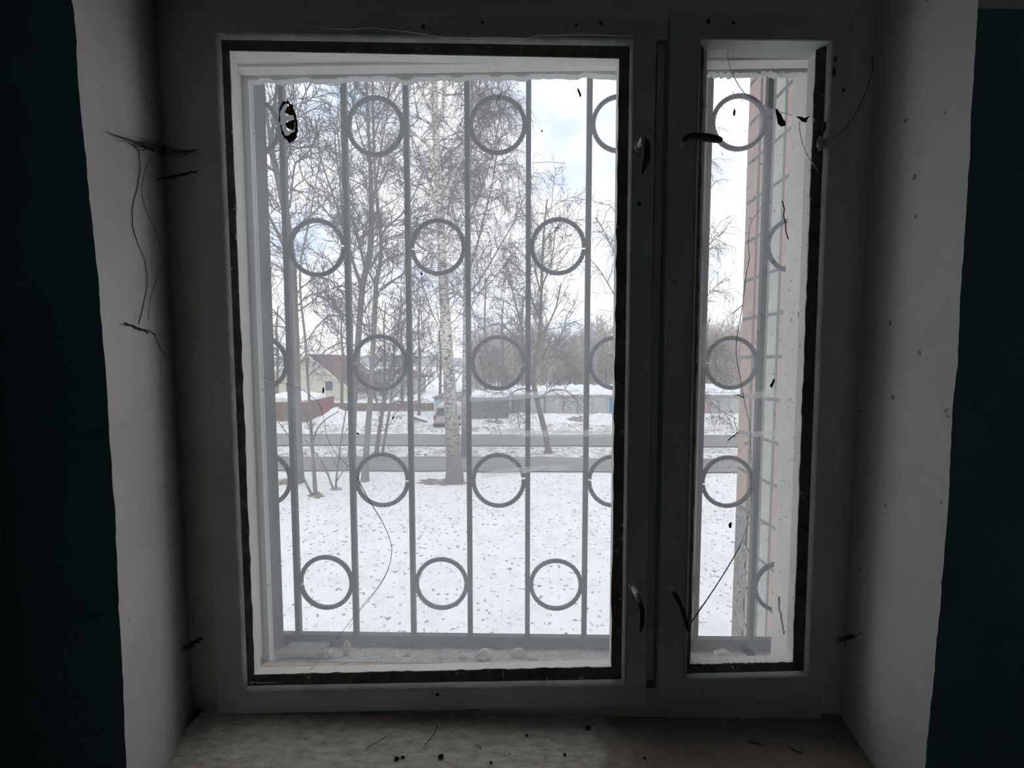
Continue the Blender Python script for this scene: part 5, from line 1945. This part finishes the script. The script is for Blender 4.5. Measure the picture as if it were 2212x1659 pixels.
garage("steel_garage", "light blue steel garage end behind the silver van", 939, 1012, 905, 857, M['garage_blue'], 5, snow=False, roof_m=M['garage_grey'],
       doors=[(0.02, 0.28, 0.55, M['garage_grey'])])
garage("steel_garage", "dark grey steel garage right of the two birches", 1012, 1098, 904, 858, M['garage_grey'], 5, doors=[(0.62, 0.96, 0.92, M['garage_grey'])], snow_h=0.12)
mb_g = [(1102, 1140, "garage_pale", "garage_grey", "narrow grey garage beside the dark grey one"), (1140, 1178, "garage_grey", "garage_pale", "garage behind the leaning tree trunk"),
        (1178, 1216, "garage_pale", "garage_pale", "pale garage right of the leaning tree"), (1216, 1248, "garage_pink", "garage_pale", "pale garage with a brown pier"),
        (1248, 1312, "garage_pale", "garage_pale", "wide pale garage next to the blue door"), (1312, 1350, "garage_pale", "door_blue", "garage with a blue door at the edge of the large pane")]
for i, (a, b, wm, dm, lab) in enumerate(mb_g):
    garage("steel_garage", lab, a, b - 0.6, 893, 852 + (i % 2), M[wm], 6, doors=[(0.12, 0.9, 0.94, M[dm])], snow_h=0.42, group="row of garages")
for i, (a, b, wm, dm, lab) in enumerate(((1500, 1532, "garage_pink", "garage_pink", "brick garage at the left of the narrow pane"),
                                         (1532, 1572, "garage_pale", "garage_pale", "pale garage in the middle of the narrow pane"), (1572, 1620, "garage_pale", "garage_pale", "pale garage beside the brick wing"),
                                         (1352, 1500, "garage_pale", "garage_pale", "long garage hidden behind the window post"))):
    garage("steel_garage", lab, a, b - 0.6, 892, 852, M[wm], 6, doors=[(0.08, 0.94, 0.94, M[dm])], snow_h=0.5, group="row of garages")

# silver van seen from behind
vp = atz(966, 931)
van = empty("minivan", (vp.x, vp.y, GZ), label="silver minivan parked beyond the road, seen from behind", cat="van")
van.rotation_euler = (0, 0, math.radians(4))
vm = MB()
w2 = 0.86
prof = [(-w2, 0.30), (-w2 - 0.03, 0.75), (-w2, 1.0), (-w2 + 0.10, 1.52), (-w2 + 0.22, 1.62), (w2 - 0.22, 1.62), (w2 - 0.10, 1.52), (w2, 1.0), (w2 + 0.03, 0.75), (w2, 0.30)]
sta = [(0.0, 0.97, 0.0), (0.35, 1.0, 0.0), (3.0, 1.0, 0.0), (3.6, 0.96, 0.0)]
vs, fs = [], []
n = len(prof)
for y, k, _ in sta:
    for x, z in prof:
        yy = y + (0.22 * max(0, (z - 1.0)) if y < 0.1 else 0) - (0.9 * max(0, (z - 1.0)) if y > 3.5 else 0)
        vs.append((x * k, yy, z))
for s in range(len(sta) - 1):
    for i in range(n):
        j = (i + 1) % n
        fs.append((s * n + i, s * n + j, (s + 1) * n + j, (s + 1) * n + i))
fs.append(tuple(range(n)))
fs.append(tuple(reversed(range(3 * n, 4 * n))))
vm.add(vs, fs)
vm.box(-0.8, 0.8, 3.5, 4.2, 0.32, 0.92)
o = vm.build("body", M['van']); o.parent = van
vm = MB(); vm.hexa([(-0.70, -0.012, 1.0), (0.70, -0.012, 1.0), (0.64, 0.10, 1.48), (-0.64, 0.10, 1.48)], [(-0.70, 0.05, 1.0), (0.70, 0.05, 1.0), (0.64, 0.15, 1.48), (-0.64, 0.15, 1.48)])
o = vm.build("rear_window", M['pane_far']); o.parent = van
vm = MB(); vm.box(-0.88, 0.88, -0.10, 0.10, 0.28, 0.50); o = vm.build("bumper", M['rubber']); o.parent = van
for s in (-1, 1):
    vm = MB(); vm.box(min(s * 0.74, s * 0.87), max(s * 0.74, s * 0.87), -0.03, 0.05, 0.72, 1.02); o = vm.build("tail_lamp", M['lamp_red']); o.parent = van
    for y in (0.75, 3.2):
        vm = MB(); vm.tube([(s * 0.66, y, 0.31), (s * 0.87, y, 0.31)], 0.31, 16); o = vm.build("wheel", M['rubber']); o.parent = van
vm = MB(); vm.box(-0.26, 0.26, -0.02, 0.02, 0.62, 0.74); o = vm.build("number_plate", M['house_trim']); o.parent = van

# snow heaps thrown up along the verge
def heap(px, py, wpx, hgt, label, seed, m):
    c = atz(px, py)
    w = wpx * (c.y - CAM.y) / FPX / 2
    dp = w * 0.45
    mb = MB()
    nr, na = 9, 36
    mb.v.append((0, 0, hgt * (1 + 0.1 * noise.noise((seed, 1, 1)))))
    for i in range(1, nr + 1):
        r_ = i / nr
        for k in range(na):
            a = 2 * math.pi * k / na
            x, y = w * r_ * math.cos(a), dp * r_ * math.sin(a)
            z = hgt * (math.cos(r_ * math.pi / 2) ** 1.3) * (1 + 0.35 * noise.noise((x * 1.1 + seed, y * 1.1, 0)) + 0.2 * noise.noise((x * 4 + seed, y * 4, 3)))
            mb.v.append((x, y, z - 0.08 * (1 if i == nr else 0)))
    for k in range(na):
        mb.f.append((0, 1 + k, 1 + (k + 1) % na)); mb.m.append(0)
        for i in range(nr - 1):
            a, b = 1 + i * na + k, 1 + i * na + (k + 1) % na
            mb.f.append((a, a + na, b + na, b)); mb.m.append(0)
    o = mb.build("snow_heap", M[m], None, smooth=True, label=label, cat="snow heap", group="snow heaps along the verge")
    o.location = (c.x, c.y, GZ)
    return o


heap(735, 912, 150, 1.0, "tall clean snow heap right of the maroon fence", 1, 'snow')
heap(850, 915, 150, 0.75, "long snow heap left of the silver van", 2, 'snow_dirty')
heap(905, 926, 70, 0.40, "small dirty snow heap beside the silver van", 3, 'snow_dirty')
heap(1130, 914, 100, 0.75, "dirty snow heap behind the leaning tree trunk", 4, 'snow_dirty')
heap(1190, 910, 90, 0.55, "clean snow heap in front of the pale garages", 5, 'snow')
heap(1300, 912, 90, 0.65, "snow heap in front of the blue garage door", 6, 'snow')
heap(1560, 915, 120, 0.65, "dirty snow heap seen through the narrow pane", 7, 'snow_dirty')
heap(1022, 922, 50, 0.40, "low dirty heap right of the two birches", 8, 'snow_dirty')

# plank on the snow bank
pa, pb = atz(893, 918), atz(922, 922)
mb = MB()
za = ground_z(pa.x, pa.y)
zb = ground_z(pb.x, pb.y)
mb.hexa([(pa.x, pa.y, za + 0.30), (pb.x, pb.y, zb + 0.12), (pb.x, pb.y, zb + 0.18), (pa.x, pa.y, za + 0.50)],
        [(pa.x, pa.y + 0.3, za + 0.30), (pb.x, pb.y + 0.3, zb + 0.12), (pb.x, pb.y + 0.3, zb + 0.18), (pa.x, pa.y + 0.3, za + 0.50)])
mb.build("plank", M['wood_dark'], None, label="dark plank lying on the snow bank left of the van", cat="plank")
